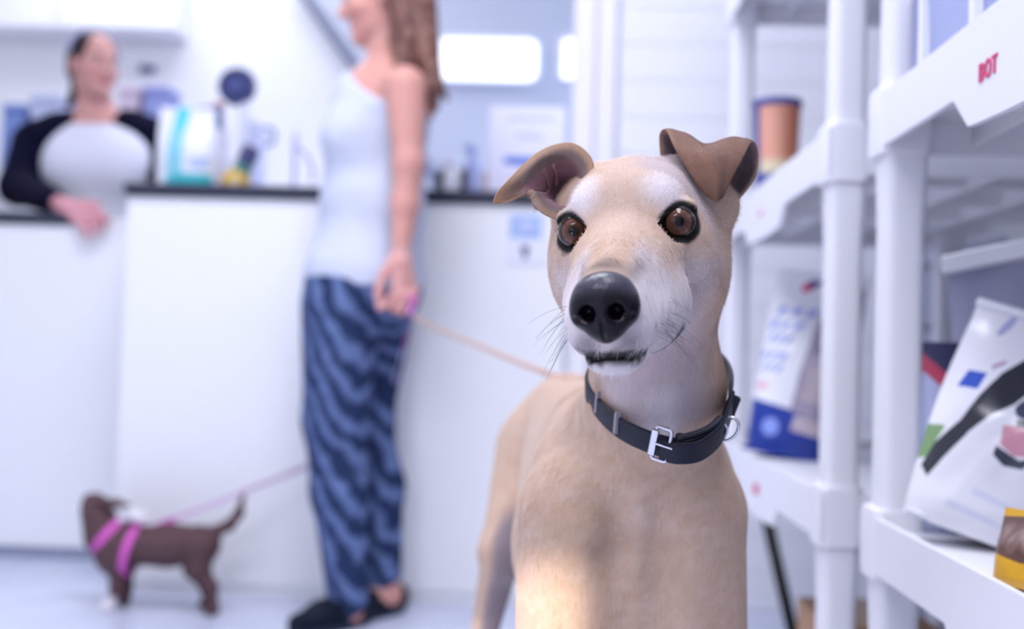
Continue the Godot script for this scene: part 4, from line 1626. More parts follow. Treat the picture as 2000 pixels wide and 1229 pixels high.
# ---------------------------------------------------------------- reception counter and what stands on it
func build_counter() -> void:
	var white := mat(D(240, 240, 243), 0.35, 0.4)
	var dark := mat(D(44, 46, 66), 0.35, 0.45)
	var xl := P(241, 600, 2.95).x
	var t := thing("reception_counter", "long white counter front with the standing woman before it", "counter", Vector3((xl + 0.01) * 0.5, 0, -3.1))
	var a := Acc.new()
	boxc(a, Vector3(xl, 0.0, -3.33), Vector3(0.012, 1.05, -2.955), 0.003)
	part("body", a, white, t)
	for i in 2:
		a = Acc.new()
		boxc(a, Vector3(lerpf(xl, 0.012, i * 0.5) + 0.001, 0.03, -2.958), Vector3(lerpf(xl, 0.012, i * 0.5 + 0.5) - 0.001, 1.049, -2.945), 0.003)
		part("front_panel", a, white, t)
	t = thing("worktop", "dark worktop along the white counter behind the standing woman", "worktop", Vector3((xl + 0.01) * 0.5, 1.05, -3.1))
	a = Acc.new()
	boxc(a, Vector3(xl - 0.005, 1.0505, -3.345), Vector3(0.013, 1.083, -2.928), 0.005)
	part("slab", a, dark, t)
	# lower desk at the left, set back
	t = thing("reception_desk", "white desk set back at the left, where the receptionist leans", "desk", Vector3((xl - 2.6) * 0.5, 0, -3.5))
	a = Acc.new()
	boxc(a, Vector3(-2.6, 0.035, -3.7), Vector3(xl - 0.012, 1.005, -3.335), 0.003)
	boxc(a, Vector3(P(196, 600, 3.33).x + 0.001, 1.005, -3.7), Vector3(xl - 0.012, 1.03, -3.335), 0.003)
	part("body", a, white, t)
	a = Acc.new()
	boxc(a, Vector3(-2.6, 0.0, -3.68), Vector3(xl - 0.012, 0.034, -3.345), 0.003)
	part("plinth", a, mat(D(150, 156, 178), 0.5), t)
	t = thing("worktop", "short dark worktop under the receptionist's arm", "worktop", Vector3((xl - 2.6) * 0.5, 1.005, -3.5))
	a = Acc.new()
	boxc(a, Vector3(-2.6, 1.0055, -3.72), Vector3(P(196, 600, 3.33).x, 1.04, -3.318), 0.005)
	part("slab", a, dark, t)
	var top := 1.0835
	# notice on the counter front
	var c := P(1030, 460, 2.942)
	t = thing("notice", "white notice with a blue picture taped to the counter front beside the greyhound's ear", "notice", c)
	a = Acc.new()
	boxc(a, c + Vector3(-0.052, -0.075, -0.0015), c + Vector3(0.052, 0.065, 0.0008), 0.0005)
	part("paper", a, mat(D(232, 234, 246), 0.6), t)
	var im := paint(128, 128, Color(0.64, 0.74, 0.91))
	oval(im, 0.52, 0.45, 0.24, 0.22, Color(0.79, 0.80, 0.94))
	oval(im, 0.66, 0.80, 0.12, 0.10, Color(0.52, 0.64, 0.86))
	a = Acc.new()
	rect(a, c + Vector3(-0.005, 0.022, 0.0014), Vector3(0.082, 0, 0), Vector3(0, 0.06, 0))
	part("picture", a, printed(im, 0.5), t)
	a = Acc.new()
	var q := c + Vector3(-0.005, -0.044, 0.0012)
	loft(a, [PackedVector3Array([q + Vector3(-0.012, 0.016, 0), q + Vector3(0.012, 0.016, 0), q + Vector3(0.004, -0.018, 0), q + Vector3(-0.004, -0.018, 0)]), PackedVector3Array([q + Vector3(-0.012, 0.016, 0.0006), q + Vector3(0.012, 0.016, 0.0006), q + Vector3(0.004, -0.018, 0.0006), q + Vector3(-0.004, -0.018, 0.0006)])])
	part("mark", a, mat(D(60, 70, 110), 0.6), t)
	# white bag with turquoise stripe
	im = paint(200, 320, Color(0.93, 0.94, 0.97))
	blob(im, [[0.30, 0.0], [0.56, 0.0], [0.50, 0.30], [0.50, 1.0], [0.20, 1.0], [0.24, 0.4]], Color(0.55, 0.82, 0.89))
	blob(im, [[0.34, 0.0], [0.56, 0.0], [0.49, 0.28], [0.32, 0.26]], Color(0.35, 0.83, 0.88))
	blob(im, [[0.20, 0.88], [0.45, 0.80], [0.98, 0.80], [1.0, 1.0], [0.18, 1.0]], Color(0.20, 0.74, 0.79))
	blob(im, [[0.60, 0.62], [0.92, 0.60], [0.92, 0.74], [0.62, 0.74]], Color(0.72, 0.79, 0.92))
	c = P(362, 345, 3.10)
	c.y = top
	t = thing("treat_bag", "white bag with a turquoise stripe on the dark worktop beside the receptionist", "bag", c)
	bag(t, Transform3D(Basis(Vector3.UP, 0.05), c), 0.165, 0.235, 0.07, printed(im), mat(D(224, 228, 240), 0.4), 0.0, 3)
	# yellow, green and dark squeeze bottle leaning
	c = P(458, 350, 3.12)
	c.y = top + 0.012
	t = thing("squeeze_bottle", "yellow and green bottle with a dark neck tilted on the worktop", "bottle", c)
	var xf := Transform3D(Basis(Vector3.BACK, deg_to_rad(-24)), c + Vector3(-0.006, 0, 0))
	a = Acc.new()
	lathe(a, xf, [Vector2(0.006, -0.004), Vector2(0.034, -0.002), Vector2(0.042, 0.012), Vector2(0.036, 0.042), Vector2(0.026, 0.055)], 28)
	part("body", a, mat(D(214, 176, 82), 0.35), t)
	a = Acc.new()
	lathe(a, xf, [Vector2(0.027, 0.054), Vector2(0.028, 0.056), Vector2(0.023, 0.078), Vector2(0.02, 0.08)], 28)
	part("collar", a, mat(D(74, 134, 124), 0.4), t)
	a = Acc.new()
	lathe(a, xf, [Vector2(0.021, 0.079), Vector2(0.026, 0.082), Vector2(0.025, 0.128), Vector2(0.021, 0.133)], 28)
	part("cap", a, mat(D(78, 80, 122), 0.4), t)
	a = Acc.new()
	lathe(a, xf * Transform3D(Basis(Vector3.RIGHT, PI / 2), Vector3(0.008, 0.022, 0.038)), [Vector2(0.012, -0.002), Vector2(0.013, 0.0), Vector2(0.011, 0.003)], 20)
	part("label", a, mat(D(226, 206, 172), 0.5), t)
	# navy-headed desk fan with a pale stand
	c = P(472, 350, 3.22)
	c.y = top
	var hd := P(464, 170, 3.22)
	t = thing("desk_fan", "small pale desk fan with a round navy head behind the yellow bottle", "fan", c)
	a = Acc.new()
	lathe(a, Transform3D(Basis(), c), [Vector2(0.045, 0), Vector2(0.047, 0.003), Vector2(0.045, 0.012), Vector2(0.02, 0.02), Vector2(0.016, 0.03), Vector2(0.014, hd.y - c.y - 0.02)], 28)
	part("stand", a, mat(D(222, 224, 238), 0.4), t)
	a = Acc.new()
	var fx := Transform3D(Basis(Vector3.RIGHT, PI / 2) , hd)
	lathe(a, fx, [Vector2(0.016, -0.035), Vector2(0.046, -0.028), Vector2(0.056, 0.0), Vector2(0.055, 0.012), Vector2(0.049, 0.018)], 36)
	part("housing", a, mat(D(66, 72, 118), 0.45), t)
	for k in 5:
		a = Acc.new()
		tube(a, circle(hd + Vector3(0, 0, 0.021), Vector3(0.011 + 0.009 * k, 0, 0), Vector3(0, 0.011 + 0.009 * k, 0), 32), [0.0012], 6, Color.WHITE, 1.0, true)
		part("grille_ring", a, mat(D(86, 94, 150), 0.4), t)
	a = Acc.new()
	lathe(a, Transform3D(Basis(Vector3.RIGHT, PI / 2), hd + Vector3(0, 0, 0.018)), [Vector2(0.014, -0.003), Vector2(0.015, 0.0), Vector2(0.011, 0.007)], 24)
	part("hub", a, mat(D(96, 106, 170), 0.4), t)
	# pale flask under the fan
	c = P(474, 350, 3.05)
	c = P(475, 262, 3.28)
	c.y = top
	t = thing("flask", "pale blue flask with a grey handle beside the desk fan", "flask", c + Vector3(0.02, 0, -0.05))
	a = Acc.new()
	var fl := Transform3D(Basis(), c + Vector3(0.02, 0, -0.05))
	lathe(a, fl, [Vector2(0.030, 0), Vector2(0.034, 0.003), Vector2(0.036, 0.21), Vector2(0.030, 0.235), Vector2(0.020, 0.245)], 28)
	part("body", a, mat(D(214, 218, 244), 0.3), t)
	a = Acc.new()
	tube(a, spline([fl * Vector3(0.032, 0.175, 0), fl * Vector3(0.056, 0.185, 0), fl * Vector3(0.058, 0.22, 0), fl * Vector3(0.028, 0.23, 0)], 6), [0.006], 10)
	part("handle", a, mat(D(124, 136, 184), 0.4), t)
	# pale carton and dark blue wedge between bag and fan
	c = P(424, 330, 3.25)
	c.y = top
	t = thing("leaflet_stack", "cream leaflet holder between the turquoise-striped bag and the fan", "holder", c)
	a = Acc.new()
	boxc(a, c + Vector3(-0.028, 0, -0.03), c + Vector3(0.028, 0.14, 0.02), 0.004)
	part("holder", a, mat(D(226, 224, 238), 0.4), t)
	a = Acc.new()
	boxc(a, c + Vector3(-0.024, 0.01, -0.022), c + Vector3(0.024, 0.205, 0.006), 0.002)
	part("leaflets", a, mat(D(214, 212, 228), 0.6), t)
	c = P(405, 320, 3.30)
	c.y = top
	t = thing("folder", "slate blue folder standing behind the turquoise-striped bag, with an orange tab", "folder", c)
	a = Acc.new()
	box(a, Transform3D(Basis(Vector3.BACK, 0.06), c + Vector3(0, 0.145, -0.02)), Vector3(0.085, 0.285, 0.012), 0.003)
	part("cover", a, mat(D(104, 126, 172), 0.5), t)
	a = Acc.new()
	box(a, Transform3D(Basis(), c + Vector3(0.020, 0.290, -0.02)), Vector3(0.036, 0.022, 0.008), 0.003)
	part("tab", a, mat(D(206, 132, 130), 0.5), t)
	# clear leaflet stand close to the woman
	var clear := mat(D(206, 206, 236), 0.2, 0.5)
	c = P(597, 350, 3.2)
	c.y = top
	t = thing("acrylic_stand", "lavender-tinted acrylic stand with a curved lip, in front of the standing woman", "stand", c)
	a = Acc.new()
	boxc(a, c + Vector3(-0.038, 0, -0.02), c + Vector3(0.034, 0.004, 0.04), 0.001)
	boxc(a, c + Vector3(-0.038, 0, -0.02), c + Vector3(-0.032, 0.17, 0.02), 0.001)
	part("frame", a, clear, t)
	a = Acc.new()
	tube(a, spline([c + Vector3(-0.032, 0.195, 0), c + Vector3(-0.028, 0.155, 0), c + Vector3(0.006, 0.12, 0.01), c + Vector3(0.020, 0.085, 0.01), c + Vector3(0.022, 0.05, 0.01)], 6), [0.006], 10)
	part("curved_lip", a, mat(D(196, 190, 222), 0.3), t)
	# card terminal with white bottle and grey bottle before the sign
	c = P(882, 355, 3.12)
	c.y = top
	t = thing("card_terminal", "black card terminal on the worktop right of the standing woman", "terminal", c)
	a = Acc.new()
	box(a, Transform3D(Basis(Vector3.RIGHT, -0.35), c + Vector3(0, 0.045, 0)), Vector3(0.088, 0.085, 0.02), 0.006)
	box(a, Transform3D(Basis(), c + Vector3(0, 0.006, 0.0)), Vector3(0.09, 0.012, 0.08), 0.004)
	part("case", a, mat(D(18, 18, 26), 0.4), t)
	a = Acc.new()
	box(a, Transform3D(Basis(Vector3.RIGHT, -0.35), c + Vector3(0, 0.064, 0.0065)), Vector3(0.06, 0.03, 0.014), 0.002)
	part("display", a, mat(D(52, 58, 74), 0.15), t)
	bottle("spray_bottle", "white spray bottle in front of the black card terminal", P(882, 358, 3.02), top, 0.022, 0.085, D(240, 241, 250), D(210, 214, 238))
	bottle("spray_bottle", "tall grey-blue bottle left of the printed sign", P(921, 350, 3.15), top, 0.024, 0.15, D(170, 178, 220), D(150, 160, 208))
	bottle("cream_bottle", "cream bottle behind the card terminal and the grey-blue bottle", P(880, 320, 3.27), top, 0.03, 0.135, D(226, 220, 222), D(214, 210, 220))
	# sign
	c = P(1027, 350, 3.06)
	c.y = top
	var w := 150.0 / FOCAL * 3.06
	var h := 180.0 / FOCAL * 3.06
	im = paint(300, 336, Color(0.88, 0.885, 0.965))
	var pen := Color(0.66, 0.68, 0.84)
	var rng := RandomNumberGenerator.new()
	rng.seed = 4
	for row in [[0.24, 0.83, 0.115, 0.06], [0.36, 0.68, 0.315, 0.07]]:
		var x: float = row[0]
		while x < row[1]:
			var ww := rng.randf_range(0.026, 0.05)
			oval(im, x + ww * 0.5, row[2] + 0.02 + rng.randf_range(-0.006, 0.006), ww * 0.52, row[3] * 0.5, pen)
			oval(im, x + ww * 0.5, row[2] + 0.02, ww * 0.2, row[3] * 0.26, Color(0.88, 0.885, 0.965))
			x += ww + 0.014
	blob(im, [[0.19, 0.585], [0.26, 0.565], [0.66, 0.57], [0.74, 0.60], [0.80, 0.66], [0.70, 0.69], [0.60, 0.67], [0.22, 0.65]], Color(0.25, 0.43, 0.81))
	blob(im, [[0.78, 0.60], [0.92, 0.58], [0.90, 0.63], [0.82, 0.66]], Color(0.60, 0.68, 0.90))
	blob(im, [[0.24, 0.81], [0.66, 0.80], [0.66, 0.85], [0.25, 0.86]], Color(0.91, 0.76, 0.82))
	t = thing("sign", "white printed sign with a blue stripe standing on the worktop behind the greyhound's ear", "sign", c)
	a = Acc.new()
	box(a, Transform3D(Basis(Vector3.RIGHT, -0.06), c + Vector3(0, h * 0.5 + 0.003, -0.003)), Vector3(w, h, 0.005), 0.001)
	part("board", a, mat(D(228, 229, 246), 0.4), t)
	a = Acc.new()
	rect(a, c + Vector3(0, h * 0.5 + 0.003, 0.0008), Vector3(w * 0.99, 0, 0), Vector3(0, h * 0.99, -0.06 * h))
	part("print", a, printed(im, 0.4), t)
	a = Acc.new()
	boxc(a, c + Vector3(-w * 0.4, 0, -0.06), c + Vector3(w * 0.4, 0.008, 0.03), 0.002)
	part("foot", a, mat(D(214, 216, 236), 0.3), t)
	# brown box behind the sign
	c = P(968, 350, 3.24)
	c.y = top
	t = thing("cardboard_box", "small brown cardboard box peeping out behind the printed sign", "box", c)
	a = Acc.new()
	boxc(a, c + Vector3(-0.035, 0, -0.05), c + Vector3(0.12, 0.095, 0.03), 0.003)
	part("carton", a, mat(D(196, 164, 154), 0.8), t)
	a = Acc.new()
	boxc(a, c + Vector3(-0.0355, 0.045, -0.0505), c + Vector3(0.1205, 0.06, 0.0305), 0.0005)
	part("tape", a, mat(D(214, 190, 176), 0.5), t)

func rect(a: Acc, c: Vector3, x: Vector3, y: Vector3) -> void:
	var n := x.cross(y).normalized()
	var b := a.v.size()
	a.add(c - x * 0.5 + y * 0.5, n, Color.WHITE, Vector2(0, 0))
	a.add(c + x * 0.5 + y * 0.5, n, Color.WHITE, Vector2(1, 0))
	a.add(c + x * 0.5 - y * 0.5, n, Color.WHITE, Vector2(1, 1))
	a.add(c - x * 0.5 - y * 0.5, n, Color.WHITE, Vector2(0, 1))
	a.quad(b, b + 1, b + 2, b + 3)

func bottle(called: String, label: String, c: Vector3, top: float, r: float, h: float, col: Color, capc: Color) -> void:
	c.y = top
	var t := thing(called, label, "bottle", c)
	var a := Acc.new()
	lathe(a, Transform3D(Basis(), c), [Vector2(r * 0.9, 0), Vector2(r, 0.003), Vector2(r, h * 0.62), Vector2(r * 0.8, h * 0.76), Vector2(r * 0.42, h * 0.82), Vector2(r * 0.42, h * 0.86)], 24)
	part("body", a, mat(col, 0.35), t)
	a = Acc.new()
	lathe(a, Transform3D(Basis(), c + Vector3(0, h * 0.85, 0)), [Vector2(r * 0.5, 0), Vector2(r * 0.55, 0.002), Vector2(r * 0.5, h * 0.15), Vector2(r * 0.3, h * 0.16)], 20)
	part("cap", a, mat(capc, 0.4), t)
	a = Acc.new()
	box(a, Transform3D(Basis(), c + Vector3(-r * 0.5, h * 1.0, 0)), Vector3(r * 1.3, h * 0.05 + 0.006, r * 0.5), 0.002)
	part("nozzle", a, mat(capc, 0.4), t)

# ---------------------------------------------------------------- people
# a head: origin between the ears at eye height, z towards the face, y up
func head_prims(x: Transform3D, k: float) -> Array:
	var B := x.basis
	var at := func(a: float, b: float, c: float) -> Vector3: return x * (Vector3(a, b, c) * k)
	var o := []
	o.append(ell(at.call(0, 0.035, -0.012), Vector3(0.074, 0.082, 0.094) * k, 0.02, 0, B))
	o.append(ell(at.call(0, -0.028, 0.022), Vector3(0.060, 0.078, 0.070) * k, 0.02, 0, B))
	o.append(ell(at.call(0, -0.074, 0.040), Vector3(0.044, 0.036, 0.046) * k, 0.02, 0, B))
	o.append(cap(at.call(-0.012, -0.098, 0.074), at.call(0.012, -0.098, 0.074), 0.014 * k, 0.014 * k, 0.02))
	o.append(cap(at.call(0, 0.004, 0.088), at.call(0, -0.032, 0.106), 0.008 * k, 0.011 * k, 0.012))
	for s in [-1.0, 1.0]:
		o.append(cap(at.call(s * 0.008, -0.037, 0.096), at.call(s * 0.011, -0.037, 0.092), 0.007 * k, 0.007 * k, 0.008))
		o.append(cap(at.call(s * 0.014, 0.022, 0.086), at.call(s * 0.042, 0.020, 0.070), 0.009 * k, 0.009 * k, 0.014))
		o.append(ell(at.call(s * 0.038, -0.032, 0.062), Vector3(0.022, 0.020, 0.020) * k, 0.02, 0, B))
		o.append(ell(at.call(s * 0.030, 0.001, 0.090), Vector3(0.014, 0.010, 0.012) * k, 0.012, 1, B))
		o.append(ell(at.call(s * 0.076, -0.008, -0.006), Vector3(0.009, 0.031, 0.018) * k, 0.008, 0, B))
	o.append(cap(at.call(-0.018, -0.060, 0.082), at.call(0.018, -0.060, 0.082), 0.0065 * k, 0.0065 * k, 0.006))
	o.append(cap(at.call(-0.015, -0.071, 0.081), at.call(0.015, -0.071, 0.081), 0.0070 * k, 0.0070 * k, 0.006))
	o.append(cap(at.call(-0.022, -0.0655, 0.090), at.call(0.022, -0.0655, 0.090), 0.0018 * k, 0.0018 * k, 0.003, 1))
	return o

func face_color(x: Transform3D, k: float, skin: Color, cheek: Color) -> Callable:
	var inv := x.affine_inverse()
	return func(p: Vector3, _n: Vector3) -> Color:
		var q: Vector3 = (inv * p) / k
		var c := skin
		c = c.lerp(cheek, bump(Vector2(absf(q.x) - 0.040, q.y + 0.036).length(), 0.016, 0.014) * smoothstep(0.02, 0.05, q.z) * 0.5)
		c = c.lerp(S(186, 96, 104), bump(Vector2(q.x * 0.32, q.y + 0.0655).length(), 0.0085, 0.003) * smoothstep(0.06, 0.07, q.z))
		var br := absf(q.y - 0.024 + (absf(q.x) - 0.03) * (absf(q.x) - 0.03) * 9.0)
		c = c.lerp(S(84, 58, 50), bump(br, 0.0036, 0.002) * bump(absf(absf(q.x) - 0.031), 0.018, 0.004) * smoothstep(0.05, 0.06, q.z) * 0.8)
		return c

func eyes(t: Node3D, x: Transform3D, k: float) -> void:
	for s in [-1.0, 1.0]:
		var a := Acc.new()
		var c := x * (Vector3(s * 0.030, 0.001, 0.0735) * k)
		var rings := []
		var cols := []
		for i in 20:
			var an := PI * (i + 0.02) / 19.04
			rings.append(circle(c + x.basis.z * (0.0118 * k * cos(an)), x.basis.x * (0.0118 * k * sin(an)), x.basis.y * (0.0118 * k * sin(an)), 16))
			cols.append(S(14, 12, 12) if an < 0.25 else (S(84, 60, 44) if an < 0.56 else S(226, 218, 216)))
		loft(a, rings, true, Color.WHITE, cols)
		part("eye", a, vmat(0.1, 0.5), t)

func grown(prims: Array, by: float) -> Array:
	var o := []
	for p: Prim in prims:
		o.append(p.copy(by) if p.op == 0 else p)
	return o

func build_customer() -> void:
	var T := 2.74
	var t := thing("person", "woman in a white tank top and zebra-striped navy trousers, standing and holding two leads", "person", Vector3(P(715, 600, T).x, 0, -T))
	var skin := S(211, 156, 144)
	var hx := Transform3D(Basis(Vector3.UP, deg_to_rad(-86)) * Basis(Vector3.RIGHT, deg_to_rad(10)), P(748, -8, 2.72))
	var torso := []
	torso.append(ell(P(742, 235, T), Vector3(0.112, 0.15, 0.125), 0.04))
	torso.append(cap(P(785, 165, T - 0.08), P(760, 165, T + 0.10), 0.055, 0.055, 0.04))
	for z in [-0.06, 0.06]:
		torso.append(ell(P(690, 268, T + z), Vector3(0.068, 0.066, 0.062), 0.035))
	torso.append(ell(P(728, 400, T), Vector3(0.118, 0.17, 0.118), 0.05))
	var hips := [ell(P(712, 545, T), Vector3(0.136, 0.14, 0.140), 0.05)]
	var legs := [
		cap(P(668, 600, T - 0.06), P(655, 820, T - 0.06), 0.088, 0.066, 0.03), cap(P(655, 820, T - 0.06), P(664, 960, T - 0.05), 0.064, 0.058, 0.03), cap(P(664, 960, T - 0.05), P(680, 1195, T - 0.06), 0.056, 0.036, 0.03),
		cap(P(740, 600, T + 0.07), P(724, 820, T + 0.07), 0.080, 0.044, 0.03), cap(P(724, 820, T + 0.07), P(741, 950, T + 0.08), 0.044, 0.050, 0.03), cap(P(741, 950, T + 0.08), P(752, 1150, T + 0.08), 0.049, 0.032, 0.03)]
	var lf := P(680, 1200, T - 0.06)
	var rf := P(752, 1160, T + 0.08)
	var ankles := [cap(P(680, 1180, T - 0.06), Vector3(lf.x, 0.05, lf.z), 0.030, 0.030, 0.02), cap(P(752, 1130, T + 0.08), Vector3(rf.x, 0.05, rf.z), 0.028, 0.030, 0.02),
		cap(Vector3(lf.x, 0.045, lf.z), Vector3(lf.x - 0.055, 0.035, lf.z + 0.06), 0.032, 0.024, 0.02), cap(Vector3(rf.x + 0.01, 0.045, rf.z), Vector3(rf.x - 0.06, 0.035, rf.z + 0.08), 0.032, 0.024, 0.02)]
	var arm := [cap(P(792, 170, 2.60), P(798, 318, 2.575), 0.050, 0.033, 0.025), cap(P(798, 318, 2.575), P(791, 400, 2.57), 0.034, 0.031, 0.02), cap(P(791, 400, 2.57), P(783, 495, 2.555), 0.030, 0.021, 0.02),
		cap(P(745, 175, T + 0.13), P(742, 330, T + 0.14), 0.046, 0.034, 0.02), cap(P(742, 330, T + 0.14), P(720, 500, T + 0.14), 0.033, 0.022, 0.02), cap(P(720, 500, T + 0.14), P(712, 570, T + 0.14), 0.026, 0.015, 0.02)]
	var neck := [cap(P(758, 60, 2.73), P(765, 170, T), 0.050, 0.060, 0.03)]
	var a := Acc.new()
	var all := torso + hips + legs + ankles + arm + neck
	all.append(cap(hx * Vector3(0, -0.03, -0.03), P(760, 100, 2.73), 0.052, 0.050, 0.03))
	nets(a, all, 0.011, plain_color(skin), [[P(760, 80, T), Vector3.UP]])
	nets(a, head_prims(hx, 1.0) + [cap(hx * Vector3(0, -0.03, -0.03), P(760, 100, 2.73), 0.052, 0.050, 0.03)], 0.0032, face_color(hx, 1.0, skin, S(214, 142, 132)))
	# the hand that holds the leads
	var hand := [cap(P(784, 488, 2.556), P(781, 512, 2.553), 0.0215, 0.025, 0.012), cap(P(776, 515, 2.550), P(780, 545, 2.545), 0.020, 0.017, 0.012), cap(P(788, 515, 2.556), P(796, 545, 2.558), 0.020, 0.016, 0.012)]
	hand += chain([P(770, 508, 2.545), P(748, 538, 2.535), P(739, 572, 2.53), P(742, 601, 2.53)], [0.014, 0.0105, 0.0095, 0.0078], 0.006)
	hand += chain([P(777, 538, 2.540), P(774, 570, 2.530), P(753, 598, 2.527)], [0.0105, 0.0095, 0.0078], 0.005)
	hand += chain([P(786, 545, 2.548), P(788, 580, 2.535), P(770, 606, 2.530)], [0.0108, 0.0098, 0.008], 0.005)
	hand += chain([P(795, 546, 2.558), P(800, 580, 2.548), P(785, 611, 2.540)], [0.0105, 0.0095, 0.0078], 0.005)
	hand += chain([P(803, 542, 2.568), P(811, 572, 2.562), P(801, 600, 2.553)], [0.0095, 0.0083, 0.0070], 0.005)
	nets(a, hand, 0.003, plain_color(S(218, 162, 156)))
	var skinm := vmat(0.5, 0.35)
	skinm.subsurf_scatter_enabled = true
	skinm.subsurf_scatter_strength = 0.15
	part("body", a, skinm, t)
	eyes(t, hx, 1.0)
	# tank top
	a = Acc.new()
	var shirt := grown(torso + hips, 0.012)
	shirt.append(ell(P(802, 112, T - 0.04), Vector3(0.148, 0.142, 0.25), 0.012, 1))
	shirt.append(half(P(700, 563, T), Vector3(0.0, -1, 0), 0.004))
	shirt.append(half(P(700, 150, T), Vector3(0.0, 1, 0), 0.004))
	nets(a, shirt, 0.008, plain_color(S(204, 209, 226)))
	tube(a, spline([P(690, 168, T - 0.06), P(700, 140, T - 0.05), P(716, 116, T - 0.045), P(736, 96, T - 0.045), P(770, 84, T - 0.04), P(800, 100, T - 0.03), P(820, 160, T)], 5), [0.010], 8, S(204, 209, 226), 0.5)
	var cloth := vmat(0.8, 0.2)
	cloth.normal_enabled = true
	cloth.normal_texture = noise_tex(0.012, 31, 256, 3, null, true, 8.0)
	cloth.normal_scale = 0.5
	cloth.uv1_triplanar = true
	cloth.uv1_scale = Vector3(3.0, 2.0, 3.0)
	part("tank_top", a, cloth, t)
	# trousers
	a = Acc.new()
	var pants := grown(hips + legs, 0.010)
	pants.append(half(P(700, 545, T), Vector3.UP, 0.004))
	pants.append(half(P(700, 1180, T), Vector3(0.45, -1, -0.12), 0.004))
	var wn := FastNoiseLite.new()
	wn.seed = 8
	wn.frequency = 6.0
	nets(a, pants, 0.0065, func(p: Vector3, _n: Vector3) -> Color:
		var w := wn.get_noise_3dv(p) * 1.6 + wn.get_noise_3dv(p * 3.1) * 0.5
		var f := sin(TAU * (p.x * 1.0 + p.y * 0.62 + p.z * 0.5) / 0.058 + w * 2.4)
		return S(44, 56, 90).lerp(S(104, 122, 166), smoothstep(-0.1, 0.6, f)))
	part("trousers", a, vmat(0.75, 0.2), t)
	# shoes
	for s in 2:
		a = Acc.new()
		var f := lf if s == 0 else rf
		var tip := Vector3(-0.095, 0, 0.105) if s == 0 else Vector3(-0.105, 0, 0.125)
		var sh := [cap(Vector3(f.x, 0.038, f.z) - tip * 0.22, Vector3(f.x, 0.036, f.z) + tip * 0.55, 0.036, 0.036, 0.02), cap(Vector3(f.x, 0.034, f.z) + tip * 0.5, Vector3(f.x, 0.026, f.z) + tip, 0.036, 0.026, 0.02), half(Vector3(0, 0.012, 0), Vector3.DOWN, 0.004), half(Vector3(f.x, 0.082, f.z), Vector3.UP, 0.004)]
		sh.append(cap(Vector3(f.x, 0.11, f.z), Vector3(f.x, 0.078, f.z) + tip * 0.2, 0.030, 0.022, 0.01, 1))
		nets(a, sh, 0.005, plain_color(S(20, 24, 40)))
		var so := part("shoe", a, vmat(0.6, 0.3), t)
		a = Acc.new()
		var rings := []
		for q in [[0.0005, 0.0], [0.004, 0.003], [0.012, 0.003], [0.014, 0.0]]:
			var r := PackedVector3Array()
			var dir := tip.normalized()
			var sidev := dir.cross(Vector3.UP)
			for k in 24:
				var an := TAU * k / 24
				var ln: float = (tip.length() * 0.62 + 0.024 + q[1]) * cos(an)
				r.append(Vector3(f.x, q[0], f.z) + tip * 0.39 + dir * ln + sidev * (0.037 + q[1]) * sin(an) * (1.0 - 0.15 * cos(an)))
			rings.append(r)
		loft(a, rings)
		part("sole", a, mat(D(40, 48, 74), 0.6), so)
	# hair
	a = Acc.new()
	var rng := RandomNumberGenerator.new()
	rng.seed = 3
	var hair := [ell(hx * Vector3(0, 0.045, -0.022), Vector3(0.088, 0.088, 0.100), 0.02, 0, hx.basis), ell(hx * Vector3(0, -0.01, -0.05), Vector3(0.080, 0.09, 0.065), 0.03, 0, hx.basis)]
	hair.append(ell(hx * Vector3(0, -0.035, 0.085), Vector3(0.062, 0.10, 0.066), 0.015, 1, hx.basis))
	for i in 16:
		var f := i / 15.0
		var p0 := hx * Vector3(lerpf(0.085, -0.075, f), 0.0 + 0.02 * sin(f * PI), -0.035 - 0.05 * sin(f * PI))
		var ex := lerpf(800, 858, rng.randf()) - (40 if i < 3 else 0)
		var ey := rng.randf_range(150, 222) if i >= 3 else rng.randf_range(110, 150)
		var dz := lerpf(-0.135, 0.09, f)
		hair += chain([p0, P(lerpf(778, 836, rng.randf()) , 75, T + dz * 0.9), P(lerpf(800, 850, rng.randf()) - (28 if i < 3 else 0), 130, T + dz), P(ex, ey, T + dz * 0.95)], [0.030, 0.024, 0.019, 0.006], 0.010)
	hair += chain([hx * Vector3(0.05, 0.0, -0.10), P(838, 90, T - 0.08), P(850, 160, T - 0.10), P(874, 196, T - 0.10)], [0.03, 0.025, 0.018, 0.005], 0.01)
	hair += chain([hx * Vector3(0.03, 0.0, -0.10), P(836, 100, T - 0.11), P(846, 170, T - 0.13), P(840, 232, T - 0.13)], [0.03, 0.026, 0.02, 0.006], 0.01)
	var hn := FastNoiseLite.new()
	hn.seed = 17
	hn.frequency = 1.0
	nets(a, hair, 0.0055, func(p: Vector3, _n: Vector3) -> Color:
		var w := hn.get_noise_3d(p.x * 110.0, p.y * 9.0, p.z * 110.0)
		return S(112, 76, 68).lerp(S(66, 42, 42), smoothstep(0.0, 0.45, w)).lerp(S(156, 112, 96), smoothstep(0.0, 0.5, -w)))
	part("hair", a, vmat(0.5, 0.4), t)
	build_leads()

